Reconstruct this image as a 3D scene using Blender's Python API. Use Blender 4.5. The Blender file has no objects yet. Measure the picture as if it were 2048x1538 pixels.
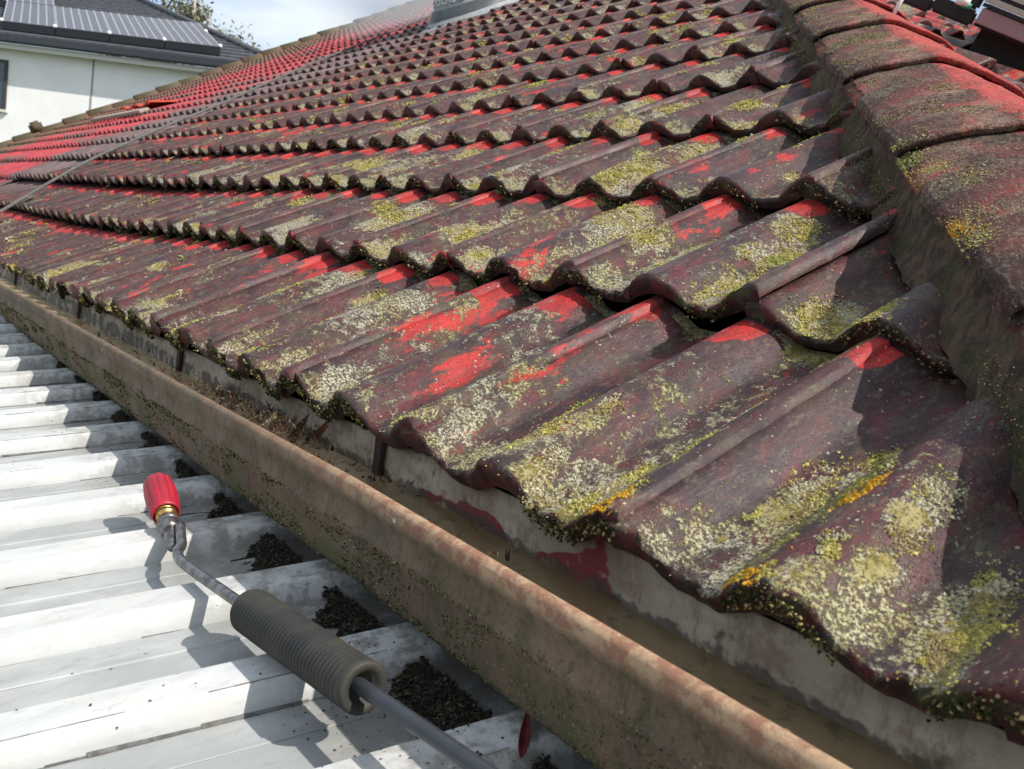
import bpy, bmesh, math, random
import numpy as np
from mathutils import Vector, Matrix, Euler

random.seed(7)
rng = np.random.default_rng(11)
R = math.radians
SC = bpy.context.scene
COL = SC.collection

# ------------------------------------------------------------------ camera
CAM = Vector((0.46769, -0.49741, 0.15853))
RW = [(0.59528439, 0.79254885, 0.1322982),
      (0.18703415, 0.02345349, -0.9820734),
      (-0.781444, 0.60935724, -0.1342722)]          # right, down, forward
FPX = 1801.946
cd = bpy.data.cameras.new('camera')
cam = bpy.data.objects.new('camera', cd)
COL.objects.link(cam)
r_, d_, f_ = [Vector(a) for a in RW]
m = Matrix((( r_.x, -d_.x, -f_.x, CAM.x), (r_.y, -d_.y, -f_.y, CAM.y), (r_.z, -d_.z, -f_.z, CAM.z), (0, 0, 0, 1)))
cam.matrix_world = m
cd.sensor_fit = 'HORIZONTAL'
cd.sensor_width = 36.0
cd.lens = FPX / 2048 * 36.0
cd.clip_start = 0.01
cd.clip_end = 2000
cd.dof.use_dof = True
cd.dof.focus_distance = 1.15
cd.dof.aperture_fstop = 16.0
SC.camera = cam

# ------------------------------------------------------------------ light
SUN = Vector((0.665, 0.270, 0.695)).normalized()       # towards the sun
elev = math.asin(SUN.z)
azim = math.atan2(SUN.x, SUN.y)
W = bpy.data.worlds.new('World')
SC.world = W
W.use_nodes = True
nt = W.node_tree
nt.nodes.clear()
N = nt.nodes.new
out = N('ShaderNodeOutputWorld')
bg = N('ShaderNodeBackground')
sky = N('ShaderNodeTexSky')
sky.sky_type = 'NISHITA'
sky.sun_disc = False
sky.sun_elevation = elev
sky.sun_rotation = azim
sky.air_density = 1.0
sky.dust_density = 1.5
tc = N('ShaderNodeTexCoord')
mp = N('ShaderNodeMapping')
mp.inputs['Scale'].default_value = (1.0, 1.0, 3.2)
n1 = N('ShaderNodeTexNoise')
n1.inputs['Scale'].default_value = 3.1
n1.inputs['Detail'].default_value = 7
n1.inputs['Roughness'].default_value = 0.55
rp = N('ShaderNodeValToRGB')
rp.color_ramp.elements[0].position = 0.36
rp.color_ramp.elements[1].position = 0.57
mx = N('ShaderNodeMix')
mx.data_type = 'RGBA'
nt.links.new(tc.outputs['Generated'], mp.inputs['Vector'])
nt.links.new(mp.outputs['Vector'], n1.inputs['Vector'])
nt.links.new(n1.outputs['Fac'], rp.inputs['Fac'])
nt.links.new(rp.outputs['Color'], mx.inputs['Factor'])
nt.links.new(sky.outputs['Color'], mx.inputs['A'])
mx.inputs['B'].default_value = (5.2, 5.7, 6.1, 1)       # cloud, in the sky texture's units
nt.links.new(mx.outputs['Result'], bg.inputs['Color'])
bg.inputs['Strength'].default_value = 0.15
nt.links.new(bg.outputs['Background'], out.inputs['Surface'])

sd = bpy.data.lights.new('sun', 'SUN')
sd.energy = 5.0
sd.angle = R(0.6)
sd.color = (1.0, 0.94, 0.86)
so = bpy.data.objects.new('sun', sd)
COL.objects.link(so)
so.rotation_euler = SUN.to_track_quat('Z', 'Y').to_euler()
so.location = (5, 5, 10)

SC.view_settings.view_transform = 'Standard'
SC.view_settings.look = 'None'
SC.view_settings.gamma = 1
SC.view_settings.exposure = 0.2
SC.render.resolution_x = 1024
SC.render.resolution_y = 769

# ------------------------------------------------------------------ helpers
def tag(o, label=None, cat=None, group=None, kind=None):
    if label: o['label'] = label
    if cat: o['category'] = cat
    if group: o['group'] = group
    if kind: o['kind'] = kind
    return o

def empty(name, loc=(0, 0, 0), **k):
    o = bpy.data.objects.new(name, None)
    o.empty_display_size = 0.1
    o.location = loc
    COL.objects.link(o)
    return tag(o, **k)

def link(name, me, parent=None, mat=None, **k):
    o = bpy.data.objects.new(name, me)
    COL.objects.link(o)
    if mat is not None and not me.materials: me.materials.append(mat)
    if parent is not None: o.parent = parent
    return tag(o, **k)

def mesh_np(name, V, F, smooth=True, mat=None, attrs=None):
    """V (n,3) array, F (m,k) int array with k = 3 or 4"""
    me = bpy.data.meshes.new(name)
    V = np.asarray(V, np.float32); F = np.asarray(F, np.int32)
    k = F.shape[1]
    me.vertices.add(len(V)); me.vertices.foreach_set('co', V.ravel())
    me.loops.add(F.size); me.loops.foreach_set('vertex_index', F.ravel())
    me.polygons.add(len(F))
    me.polygons.foreach_set('loop_start', np.arange(0, F.size, k, dtype=np.int32))
    me.polygons.foreach_set('loop_total', np.full(len(F), k, np.int32))
    me.polygons.foreach_set('use_smooth', np.full(len(F), smooth))
    me.update(calc_edges=True)
    if attrs:
        for an, (ty, data) in attrs.items():
            a = me.attributes.new(an, ty, 'POINT')
            a.data.foreach_set('value' if ty == 'FLOAT' else 'color', np.asarray(data, np.float32).ravel())
    if mat is not None: me.materials.append(mat)
    return me

def gridfaces(nu, nv, flip=False):
    i, j = np.meshgrid(np.arange(nu - 1), np.arange(nv - 1), indexing='ij')
    a = (i * nv + j).ravel(); b = ((i + 1) * nv + j).ravel(); c = ((i + 1) * nv + j + 1).ravel(); d = (i * nv + j + 1).ravel()
    return np.stack([a, d, c, b] if flip else [a, b, c, d], 1)

class MB:
    def __init__(s): s.v = []; s.f = []
    def add(s, vs, fs):
        o = len(s.v); s.v += [tuple(x) for x in vs]; s.f += [tuple(i + o for i in f) for f in fs]; return s
    def box(s, x0, y0, z0, x1, y1, z1, M=None):
        p = [Vector(q) for q in ((x0,y0,z0),(x1,y0,z0),(x1,y1,z0),(x0,y1,z0),(x0,y0,z1),(x1,y0,z1),(x1,y1,z1),(x0,y1,z1))]
        if M is not None: p = [M @ q for q in p]
        return s.add(p, [(0,3,2,1),(4,5,6,7),(0,1,5,4),(1,2,6,5),(2,3,7,6),(3,0,4,7)])
    def tube(s, pts, rad, seg=12, caps=True):
        pts = [Vector(p) for p in pts]; n = len(pts)
        rad = [rad] * n if isinstance(rad, (int, float)) else rad
        up = Vector((0, 0, 1)); rings = []; prev = None
        for i, p in enumerate(pts):
            t = (pts[min(i + 1, n - 1)] - pts[max(i - 1, 0)]).normalized()
            if prev is None:
                a = t.cross(up)
                if a.length < 1e-3: a = t.cross(Vector((1, 0, 0)))
            else:
                a = prev - t * prev.dot(t)
            a.normalize(); b = t.cross(a); prev = a
            rings.append([p + (a * math.cos(2 * math.pi * k / seg) + b * math.sin(2 * math.pi * k / seg)) * rad[i] for k in range(seg)])
        fs = []
        for i in range(n - 1):
            for k in range(seg):
                fs.append((i * seg + k, i * seg + (k + 1) % seg, (i + 1) * seg + (k + 1) % seg, (i + 1) * seg + k))
        if caps:
            fs.append(tuple(range(seg))[::-1]); fs.append(tuple((n - 1) * seg + k for k in range(seg)))
        return s.add([v for r in rings for v in r], fs)
    def mesh(s, name, mat=None, smooth=False, bevel=0):
        me = bpy.data.meshes.new(name); me.from_pydata(s.v, [], s.f)
        bm = bmesh.new(); bm.from_mesh(me)
        bmesh.ops.recalc_face_normals(bm, faces=bm.faces)
        if bevel: bmesh.ops.bevel(bm, geom=bm.edges[:], offset=bevel, segments=2, affect='EDGES', clamp_overlap=True)
        bm.to_mesh(me); bm.free()
        if smooth:
            for p in me.polygons: p.use_smooth = True
        if mat is not None: me.materials.append(mat)
        me.update(); return me

def _h(ix, iy, iz):
    n = (ix * 374761393 + iy * 668265263 + iz * 2147483647 * 3 + 1013904223 * (iz + 7)) & 0xffffffff
    n = ((n ^ (n >> 13)) * 1274126177) & 0xffffffff
    return ((n ^ (n >> 16)) & 0xffff) / 65535.0
def vn(x, y, z=0.0):
    """value noise 0..1, numpy"""
    x, y, z = np.broadcast_arrays(np.asarray(x, float), np.asarray(y, float), np.asarray(z, float))
    ix, iy, iz = [np.floor(a).astype(np.int64) for a in (x, y, z)]
    fx, fy, fz = x - ix, y - iy, z - iz
    fx, fy, fz = [a * a * (3 - 2 * a) for a in (fx, fy, fz)]
    r = 0
    for dx in (0, 1):
        for dy in (0, 1):
            for dz in (0, 1):
                w = (fx if dx else 1 - fx) * (fy if dy else 1 - fy) * (fz if dz else 1 - fz)
                r = r + w * _h(ix + dx, iy + dy, iz + dz)
    return r
def fbm(x, y, z=0.0, o=3):
    r = 0; a = 0.5; t = 0
    for i in range(o):
        r = r + a * vn(x * 2 ** i + 17.3 * i, y * 2 ** i + 5.1 * i, z * 2 ** i); t += a; a *= 0.5
    return r / t
def ss(a, b, x):
    t = np.clip((np.asarray(x, float) - a) / (b - a), 0, 1); return t * t * (3 - 2 * t)

# ------------------------------------------------------------------ material builder
class Mat:
    def __init__(s, name):
        s.m = bpy.data.materials.new(name); s.m.use_nodes = True
        s.t = s.m.node_tree; s.b = s.t.nodes['Principled BSDF']; s.b.inputs['Roughness'].default_value = 0.85
        s.b.inputs['Specular IOR Level'].default_value = 0.3
        s._co = None
    def n(s, ty, **k):
        o = s.t.nodes.new(ty)
        for a, v in k.items(): setattr(o, a, v)
        return o
    def l(s, a, b): s.t.links.new(a, b)
    def co(s, obj=None):
        c = s.n('ShaderNodeTexCoord')
        if obj is not None: c.object = obj
        return c.outputs['Object']
    def mapc(s, v, scale=(1, 1, 1), loc=(0, 0, 0), rot=(0, 0, 0)):
        mpn = s.n('ShaderNodeMapping'); mpn.inputs['Scale'].default_value = scale; mpn.inputs['Location'].default_value = loc; mpn.inputs['Rotation'].default_value = rot
        s.l(v, mpn.inputs['Vector']); return mpn.outputs['Vector']
    def noise(s, v, scale, detail=4, rough=0.55, dist=0.0):
        o = s.n('ShaderNodeTexNoise'); o.inputs['Scale'].default_value = scale; o.inputs['Detail'].default_value = detail
        o.inputs['Roughness'].default_value = rough; o.inputs['Distortion'].default_value = dist
        s.l(v, o.inputs['Vector']); return o.outputs['Fac']
    def voro(s, v, scale, feature='F1', rand=1.0):
        o = s.n('ShaderNodeTexVoronoi'); o.feature = feature; o.inputs['Scale'].default_value = scale; o.inputs['Randomness'].default_value = rand
        s.l(v, o.inputs['Vector']); return o
    def math(s, op, a, b=None, c=None, clamp=False):
        o = s.n('ShaderNodeMath', operation=op); o.use_clamp = clamp
        for i, x in enumerate((a, b, c)):
            if x is None: continue
            if isinstance(x, (int, float)): o.inputs[i].default_value = x
            else: s.l(x, o.inputs[i])
        return o.outputs[0]
    def ramp(s, v, a, b, c0=0.0, c1=1.0, smooth=True):
        o = s.n('ShaderNodeMapRange'); o.interpolation_type = 'SMOOTHSTEP' if smooth else 'LINEAR'
        s.l(v, o.inputs['Value']); o.inputs['From Min'].default_value = a; o.inputs['From Max'].default_value = b
        o.inputs['To Min'].default_value = c0; o.inputs['To Max'].default_value = c1
        return o.outputs['Result']
    def mix(s, f, a, b):
        o = s.n('ShaderNodeMix', data_type='RGBA')
        for k, x in (('Factor', f), ('A', a), ('B', b)):
            if isinstance(x, (int, float)): o.inputs[k].default_value = x
            elif isinstance(x, tuple): o.inputs[k].default_value = (*x, 1)
            else: s.l(x, o.inputs[k])
        return o.outputs['Result']
    def attr(s, name):
        a = s.n('ShaderNodeAttribute'); a.attribute_name = name; return a
    def sep(s, v):
        o = s.n('ShaderNodeSeparateXYZ'); s.l(v, o.inputs[0]); return o.outputs
    def bump(s, h, strength=0.5, dist=0.002, prev=None):
        o = s.n('ShaderNodeBump'); o.inputs['Strength'].default_value = strength; o.inputs['Distance'].default_value = dist
        s.l(h, o.inputs['Height'])
        if prev is not None: s.l(prev, o.inputs['Normal'])
        s.l(o.outputs['Normal'], s.b.inputs['Normal']); return o.outputs['Normal']
    def color(s, c):
        if isinstance(c, tuple): s.b.inputs['Base Color'].default_value = (*c, 1)
        else: s.l(c, s.b.inputs['Base Color'])
        return s
    def rough(s, r):
        if isinstance(r, (int, float)): s.b.inputs['Roughness'].default_value = r
        else: s.l(r, s.b.inputs['Roughness'])
        return s

def simple(name, c, rough=0.7, metal=0.0, vary=0.0, scale=30, bump=0.0, bscale=200, spec=0.3, c2=None):
    M = Mat(name); M.rough(rough); M.b.inputs['Metallic'].default_value = metal; M.b.inputs['Specular IOR Level'].default_value = spec
    v = M.co()
    if vary or c2:
        c2 = c2 or tuple(x * (1 - vary) for x in c)
        M.color(M.mix(M.ramp(M.noise(v, scale, 5), 0.35, 0.65), c, c2))
    else: M.color(c)
    if bump: M.bump(M.noise(v, bscale, 3), bump, 0.001)
    return M.m

# ------------------------------------------------------------------ roof frame
PITCH = R(30)
CP, SP = math.cos(PITCH), math.sin(PITCH)
T3 = math.tan(PITCH)
ROLL, GAUGE = 0.15, 0.32
HC = 0.60                     # hip centre line: x + y = HC
EDGE = 0.385                  # foot of the hip caps on the front slope
house = empty('tiled_house', (0, 0, 0), label='low house with lichen covered red concrete tile roof and a rusty gutter', cat='house')
roofco = bpy.data.objects.new('roof_axes', None)     # texture axes of the front slope
roofco.rotation_euler = (PITCH, 0, 0); roofco.parent = house
COL.objects.link(roofco)

def sag(x, v):
    return -0.064 * ss(-1.2, -3.6, x) * (1 - ss(0.15, 1.1, v)) - 0.012 * ss(-0.4, -1.6, x) * (1 - ss(0.1, 0.7, v)) + 0.010 * (fbm(np.asarray(x) * 0.7, np.asarray(v) * 0.9, 3.3, 2) - 0.5) * ss(0.8, 2.5, v)
def prof(x):
    t = np.abs((np.asarray(x, float) / ROLL + 0.5) % 1.0 - 0.5) / 0.36
    h = np.where(t < 1, np.clip(1 - t * t, 0, 1) ** 1.25, 0)
    c = 0.5 + 0.5 * np.cos(2 * np.pi * np.asarray(x, float) / ROLL)
    return -0.032 * (1 - (0.82 * h + 0.18 * c))
DROP = 0.031
THK, THK2 = 0.0160, 0.0115            # lip thickness in the pans, extra on the rolls

HDS = Vector((-1, 1, T3))
H2 = 0.022                                              # the side slope sits a little higher at the hip
SG, SK = 0.497, 0.080                                   # gradients of the side slope (a little flatter than the front one)
_x = Vector((SK / SG, 1, 0)).normalized(); _v = Vector((-SG, SK, SG * SG + SK * SK)).normalized(); _w = _x.cross(_v)
SIDE = Matrix(((_x.x, _v.x, _w.x, HC), (_x.y, _v.y, _w.y, 0), (_x.z, _v.z, _w.z, H2), (0, 0, 0, 1)))
HS = HDS.dot(_x) / HDS.dot(_v)                          # the hip in the side slope's own axes: x' = HS v

# main lichen patches on the front slope (x, v, radius)
LP = [(-0.352, 0.135, 0.016), (-0.353, 0.186, 0.013), (-0.346, 0.094, 0.014), (-0.18, 0.078, 0.015), (-0.205, 0.142, 0.015), (-0.197, 0.201, 0.011), (-0.499, 0.132, 0.017), (-0.499, 0.16, 0.016), (-0.787, 0.114, 0.019), (-0.76, 0.012, 0.016), (-1.078, 0.02, 0.022), (-1.379, 0.02, 0.023), (-0.47, 0.015, 0.016), (-0.32, 0.014, 0.021), (-0.096, 0.008, 0.015), (-0.188, 0.026, 0.013), (-0.071, 0.029, 0.015), (-0.064, 0.071, 0.015), (-0.04, 0.012, 0.012), (-0.044, 0.175, 0.013), (-0.02, 0.112, 0.013), (-0.086, 0.365, 0.022), (-0.023, 0.347, 0.018), (-0.237, 0.389, 0.021), (-0.238, 0.485, 0.019), (-0.365, 0.491, 0.024), (-0.58, 0.55, 0.022), (-0.265, 0.562, 0.017), (-0.741, 0.722, 0.028), (-0.682, 0.899, 0.034), (0.075, 0.125, 0.02), (0.105, 0.125, 0.018), (0.103, 0.06, 0.017), (0.18, 0.084, 0.009), (0.245, 0.016, 0.014), (0.249, 0.037, 0.013), (0.095, 0.173, 0.013), (0.231, 0.079, 0.016), (-0.866, 0.443, 0.02), (-1.175, 0.468, 0.026), (-0.813, 0.483, 0.022), (-1.255, 0.179, 0.026), (-1.073, 0.175, 0.02), (-1.075, 0.839, 0.028), (-0.209, 0.269, 0.007), (0.156, 0.04, 0.012), (-0.14, 0.115, 0.012), (-0.122, 0.039, 0.011), (0.171, 0.137, 0.012), (-0.162, 0.012, 0.009)]
LO = [(-0.011, 0.016, 0.011), (0.129, 0.112, 0.010), (-0.008, 0.004, 0.009), (0.134, 0.008, 0.011), (0.112, 0.006, 0.006)]
prng = random.Random(5)
for i in range(1050):                                    # smaller ones wherever the photo has no outstanding patch
    x = prng.uniform(-4.2, 0.3); v = prng.uniform(-0.04, 2.6)
    if x + 0.866 * v > 0.33: continue
    ph = (x / ROLL) % 1.0
    if x > -0.45 and v < 0.33 and prng.random() < .62: continue
    if v > 0 and (v / GAUGE) % 1.0 > 0.82 and prng.random() < 0.75: continue
    if abs(ph - 0.5) > 0.33 and prng.random() < 0.5: continue
    LP.append((x, v, (0.0045 + 0.017 * prng.random() ** 1.7) * (.75 if x > -0.45 and v < .33 else 1.0) * (1.0 if x > -1.5 else 1.25)))
LP = [(a, b - 0.026 * max(0.0, 1 - b / 0.25), c) for a, b, c in LP]; LO = [(a, b - 0.026 * max(0.0, 1 - b / 0.25), c) for a, b, c in LO]
LPa = np.array(LP); LOa = np.array(LO)
def patchmask(x, v, P, n=True):
    x = np.asarray(x, float); v = np.asarray(v, float); m = np.zeros(x.shape)
    for px, pv, pr in P:
        sel = (np.abs(x - px) < pr * 3) & (np.abs(v - pv) < pr * 5)
        if not sel.any(): continue
        d = np.sqrt(((x[sel] - px) / pr) ** 2 + ((v[sel] - pv) / (pr * 1.9)) ** 2)
        m[sel] = np.maximum(m[sel], np.clip(1.5 - d * (1.05 if px > -0.45 and pv < 0.33 else 0.85), 0, 1.15))
    return m

# ------------------------------------------------------------------ materials of the roof
RED = (0.54, 0.027, 0.022)
def tile_material(name, face2=False):
    M = Mat(name)
    v = M.co(roofco)
    st = M.mapc(v, (1.0, 0.38, 1.0))                    # stretched down the slope
    x, y, z = M.sep(v)
    fr = M.math('FRACT', M.math('DIVIDE', M.math('MAXIMUM', y, 0.0), GAUGE))
    crest = M.ramp(M.math('COSINE', M.math('MULTIPLY', x, 2 * math.pi / ROLL)), 0.05, 0.75)   # where the rolls stand proud
    crest_h = M.math('MULTIPLY', crest, 1.0)
    nb = M.noise(v, 9, 5, 0.6)
    dark = M.mix(M.ramp(nb, 0.35, 0.68), (0.026, 0.015, 0.019), (0.066, 0.030, 0.029))
    dark = M.mix(M.ramp(M.noise(v, 17, 5, 0.65), 0.48, 0.66, 0, 0.6), dark, (0.075, 0.066, 0.034))
    dark = M.mix(M.ramp(M.noise(st, 38, 7, 0.75), 0.44, 0.66, 0, .62), dark, (0.145, 0.019, 0.022))
    grain = M.noise(v, 300, 5, 0.75)
    dark = M.mix(M.ramp(M.noise(st, 130, 6, 0.8), 0.51, 0.66, 0, 0.6), dark, (0.150, 0.130, 0.085))
    dark = M.mix(M.ramp(M.noise(v, 170, 5, 0.8), 0.36, 0.47, 0.7, 0), dark, (0.013, 0.010, 0.012))
    dark = M.mix(M.ramp(grain, 0.54, 0.78, 0, 0.6), dark, (0.22, 0.17, 0.14))
    # worn red: streaks, plus the band just below the next course
    rn = M.noise(st, 15, 7, 0.66, 0.15)
    top = M.ramp(M.math('ADD', fr, M.math('MULTIPLY', M.math('SUBTRACT', M.noise(v, 11, 3), .5), .35)), 0.76, 0.92)
    topm = M.math('MULTIPLY', top, M.ramp(M.noise(v, 6, 2), 0.30, 0.52, 0.12, 0.36))
    rm = M.math('ADD', rn, M.math('MULTIPLY', topm, M.math('ADD', M.math('MULTIPLY', crest_h, 1.05), 0.02)))
    rm = M.math('ADD', rm, M.math('MULTIPLY', M.ramp(M.noise(v, 1.6, 2), 0.4, 0.7), 0.075))
    rm = M.math('ADD', rm, 0.12 if face2 else 0.0)
    rmask = M.ramp(rm, 0.585, 0.720)
    rmask = M.ramp(M.math('ADD', rmask, M.math('MULTIPLY', M.math('SUBTRACT', M.noise(st, 190, 6, 0.8), 0.5), 1.5)), 0.30, 0.75)
    rmask = M.math('MULTIPLY', rmask, M.ramp(M.noise(v, 240, 3, 0.7), 0.30, 0.50, 0.35, 1.0))
    redc = M.mix(M.ramp(M.noise(st, 40, 5, .7), 0.35, 0.65), RED, (0.27, 0.022, 0.022))
    redc = M.mix(M.ramp(M.noise(v, 330, 5, .8), .48, .60, 0, .7), redc, (0.085, 0.022, 0.022))
    col = M.mix(rmask, dark, redc)
    # pressure washed part of the roof, far left
    e = M.math('ADD', M.math('MULTIPLY', x, -1.0), M.math('MULTIPLY', y, 0.05))
    ln = M.math('SUBTRACT', e, M.math('ADD', 5.2, M.math('MULTIPLY', M.noise(v, 0.9, 2), 1.2)))
    clean = M.math('MULTIPLY', M.ramp(ln, -0.25, 0.25), M.ramp(y, 0.25, 0.75))
    washed = M.mix(M.ramp(M.noise(st, 20, 3), 0.4, 0.75), (0.42, 0.055, 0.066), (0.22, 0.045, 0.05))
    washed = M.mix(M.ramp(M.noise(M.mapc(v, (0.5, 3.1, 1)), 1.4, 1), 0.56, 0.62, 0, 0.75), washed, (0.12, 0.09, 0.085))
    washed = M.mix(M.ramp(ln, 1.35, 1.75), M.mix(M.ramp(M.noise(st, 34, 5, .7), .4, .6), (0.105, 0.080, 0.082), (0.17, 0.11, 0.11)), washed)
    washed = M.mix(M.ramp(M.math('ADD', ln, M.math('MULTIPLY', M.noise(v, 2.5, 3), 1.0)), 5.6, 6.1, 0, .85), washed, (0.12, 0.085, 0.055))
    col = M.mix(clean, col, washed)
    # thick crusts where the big patches sit
    a = M.attr('lich').outputs['Fac']
    cm = M.math('ADD', a, M.math('MULTIPLY', M.math('SUBTRACT', M.noise(v, 95, 7, 0.75, 0.2), 0.5), 3.6))
    cm = M.math('ADD', cm, M.math('MULTIPLY', M.math('SUBTRACT', M.noise(v, 30, 3, 0.6), 0.5), 2.4))
    cmask = M.ramp(cm, 0.80, 0.92)
    cc = M.mix(M.ramp(M.noise(v, 60, 4, 0.6), 0.42, 0.60), (0.22, 0.175, 0.040), (0.32, 0.275, 0.13))
    cc = M.mix(M.ramp(M.noise(v, 260, 4, 0.8), 0.42, 0.52, 0.85, 0), cc, (0.085, 0.070, 0.020))
    # thin lichen crusts
    lf = M.noise(v, 70, 6, 0.75, 0.4)
    big = M.noise(st, 8.5, 4, 0.6)
    far = M.ramp(x, -1.2, -3.2, 0.0, -0.022)
    lm = M.math('ADD', M.math('ADD', M.math('MULTIPLY', big, 0.55), M.math('MULTIPLY', lf, 0.55)), far)
    lm = M.math('SUBTRACT', lm, M.math('MULTIPLY', top, 0.10))
    lm = M.math('ADD', lm, M.math('MULTIPLY', a, 0.17))
    lm = M.math('ADD', lm, M.math('MULTIPLY', M.ramp(fr, 0.20, 0.02, 0, 0.085), M.math('SUBTRACT', 1.0, crest)))
    lmask = M.ramp(lm, 0.600, 0.640)
    lmask = M.math('MULTIPLY', lmask, M.ramp(M.noise(v, 330, 3, 0.8), 0.40, 0.56))
    lmask = M.math('MULTIPLY', lmask, M.math('SUBTRACT', 1.0, M.math('MULTIPLY', clean, 0.9)))
    lc = M.mix(M.ramp(M.noise(v, 14, 3), 0.42, 0.6), (0.34, 0.31, 0.13), (0.40, 0.37, 0.27))
    lc = M.mix(M.ramp(grain, 0.45, 0.7, 0, 0.8), lc, (0.52, 0.49, 0.36))
    col = M.mix(lmask, col, lc)
    col = M.mix(cmask, col, cc)
    # single pale dots
    vo = M.voro(v, 210)
    dsz = M.math('ADD', 0.07, M.math('MULTIPLY', M.sep(vo.outputs['Color'])[1], 0.24))
    dots = M.math('MULTIPLY', M.math('LESS_THAN', vo.outputs['Distance'], dsz), M.math('GREATER_THAN', M.sep(vo.outputs['Color'])[0], 0.60))
    dots = M.math('MULTIPLY', dots, M.ramp(M.noise(v, 24, 4, 0.6), 0.50, 0.60))
    dots = M.math('MULTIPLY', dots, M.math('SUBTRACT', 1.0, clean))
    col = M.mix(M.math('MULTIPLY', dots, 0.8), col, (0.44, 0.41, 0.30))
    # dirty broken front lips, their shade also put into the colour
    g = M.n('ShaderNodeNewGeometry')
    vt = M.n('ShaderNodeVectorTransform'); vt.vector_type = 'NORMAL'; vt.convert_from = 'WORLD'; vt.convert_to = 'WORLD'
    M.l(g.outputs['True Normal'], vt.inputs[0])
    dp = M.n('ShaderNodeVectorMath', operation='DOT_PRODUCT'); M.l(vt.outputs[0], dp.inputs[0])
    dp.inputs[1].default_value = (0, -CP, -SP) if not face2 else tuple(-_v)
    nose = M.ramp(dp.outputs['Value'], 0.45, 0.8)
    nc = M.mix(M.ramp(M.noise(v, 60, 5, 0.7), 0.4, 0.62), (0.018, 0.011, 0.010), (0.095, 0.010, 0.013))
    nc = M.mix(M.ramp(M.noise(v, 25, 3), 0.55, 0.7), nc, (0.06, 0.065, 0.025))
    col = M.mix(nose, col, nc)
    M.color(col)
    M.rough(M.math('MAXIMUM', M.ramp(M.noise(v, 12, 3), 0.3, 0.7, 0.34, 0.68), M.math('MULTIPLY', cmask, 0.9)))
    M.b.inputs['Specular IOR Level'].default_value = 0.42
    h = M.math('ADD', M.math('MULTIPLY', M.noise(v, 260, 5, 0.75), 0.6), M.math('ADD', M.math('MULTIPLY', M.math('MAXIMUM', lmask, cmask), 1.1), M.math('MULTIPLY', dots, 0.8)))
    h = M.math('ADD', h, M.math('MULTIPLY', M.noise(st, 45, 4, 0.6), 0.7))
    M.bump(h, 0.75, 0.0022)
    return M.m
MT_TILE = tile_material('weathered_red_tile')
MT_TILE2 = tile_material('weathered_red_tile_side', True)

def cap_material():
    M = Mat('weathered_hip_tile'); v = M.co()
    st = M.mapc(v, (1, 1, 1))
    nb = M.noise(v, 10, 5, 0.6)
    c = M.mix(M.ramp(nb, 0.35, 0.65), (0.050, 0.026, 0.024), (0.140, 0.040, 0.037))
    rn = M.math('ADD', M.noise(v, 11, 6, 0.65, 0.5), M.ramp(M.math('ADD', M.sep(v)[1], M.math('MULTIPLY', M.sep(v)[0], 0.0)), -0.032, 0.006, 0, 0.30))  # brighter red from the apex over: the sunlit flank put into the colour
    c = M.mix(M.math('MULTIPLY', M.ramp(rn, 0.54, 0.72), M.ramp(M.noise(v, 170, 6, .8), .36, .54, .25, 1)), c, M.mix(M.ramp(M.noise(v, 30, 3), 0.35, 0.7), (0.56, 0.070, 0.065), (0.36, 0.045, 0.040)))
    g = M.noise(v, 300, 4, 0.75)
    lm = M.math('ADD', M.math('MULTIPLY', M.noise(v, 12, 4), 0.5), M.math('MULTIPLY', M.noise(v, 130, 5, 0.8), 0.5))
    lm = M.math('SUBTRACT', lm, M.ramp(M.sep(v)[1], -0.040, 0.0, 0, 0.09))
    c = M.mix(M.math('MULTIPLY', M.ramp(lm, 0.48, 0.58), M.ramp(g, 0.42, 0.6)), c, M.mix(M.ramp(M.noise(v, 30, 3), 0.4, 0.6), (0.24, 0.20, 0.12), (0.33, 0.28, 0.20)))
    c = M.mix(M.ramp(M.noise(M.mapc(v, (.5, 1.5, 1)), 150, 6, .8), 0.50, 0.64, 0, .8), c, (0.215, 0.18, 0.125))
    c = M.mix(M.ramp(M.noise(v, 190, 5, .8), 0.36, 0.47, 0.8, 0), c, (0.02, 0.018, 0.014))
    M.color(c); M.rough(0.9)
    M.bump(M.math('ADD', M.noise(v, 240, 5, 0.8), M.math('MULTIPLY', M.noise(v, 60, 4, 0.6), 1.0)), 0.9, 0.004)
    return M.m
MT_CAP = cap_material()
def mortar_mat():
    M = Mat('mossy_mortar'); v = M.co(); st = M.mapc(v, (1, 1, .3))
    c = M.mix(M.ramp(M.noise(st, 60, 6, .7), .40, .62), (0.150, 0.095, 0.065), (0.055, 0.038, 0.028))
    c = M.mix(M.ramp(M.noise(v, 18, 4), .48, .62, 0, .8), c, (0.060, 0.062, 0.026))
    c = M.mix(M.ramp(M.noise(v, 300, 4, .8), .55, .68, 0, .7), c, (0.24, 0.20, 0.13))
    M.color(c); M.rough(.95); M.bump(M.math('ADD', M.noise(v, 220, 5, .8), M.math('MULTIPLY', M.noise(st, 55, 5, .7), 2.0)), 1.0, .005)
    return M.m
MT_MORTAR = mortar_mat()
def gran_material(name, stops):
    M = Mat(name); v = M.co(); a = M.attr('gcol')
    M.l(a.outputs['Color'], M.b.inputs['Base Color']); M.rough(0.95); M.b.inputs['Specular IOR Level'].default_value = 0.1
    return M.m
MT_LICH = gran_material('lichen_lobes', None)

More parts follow.
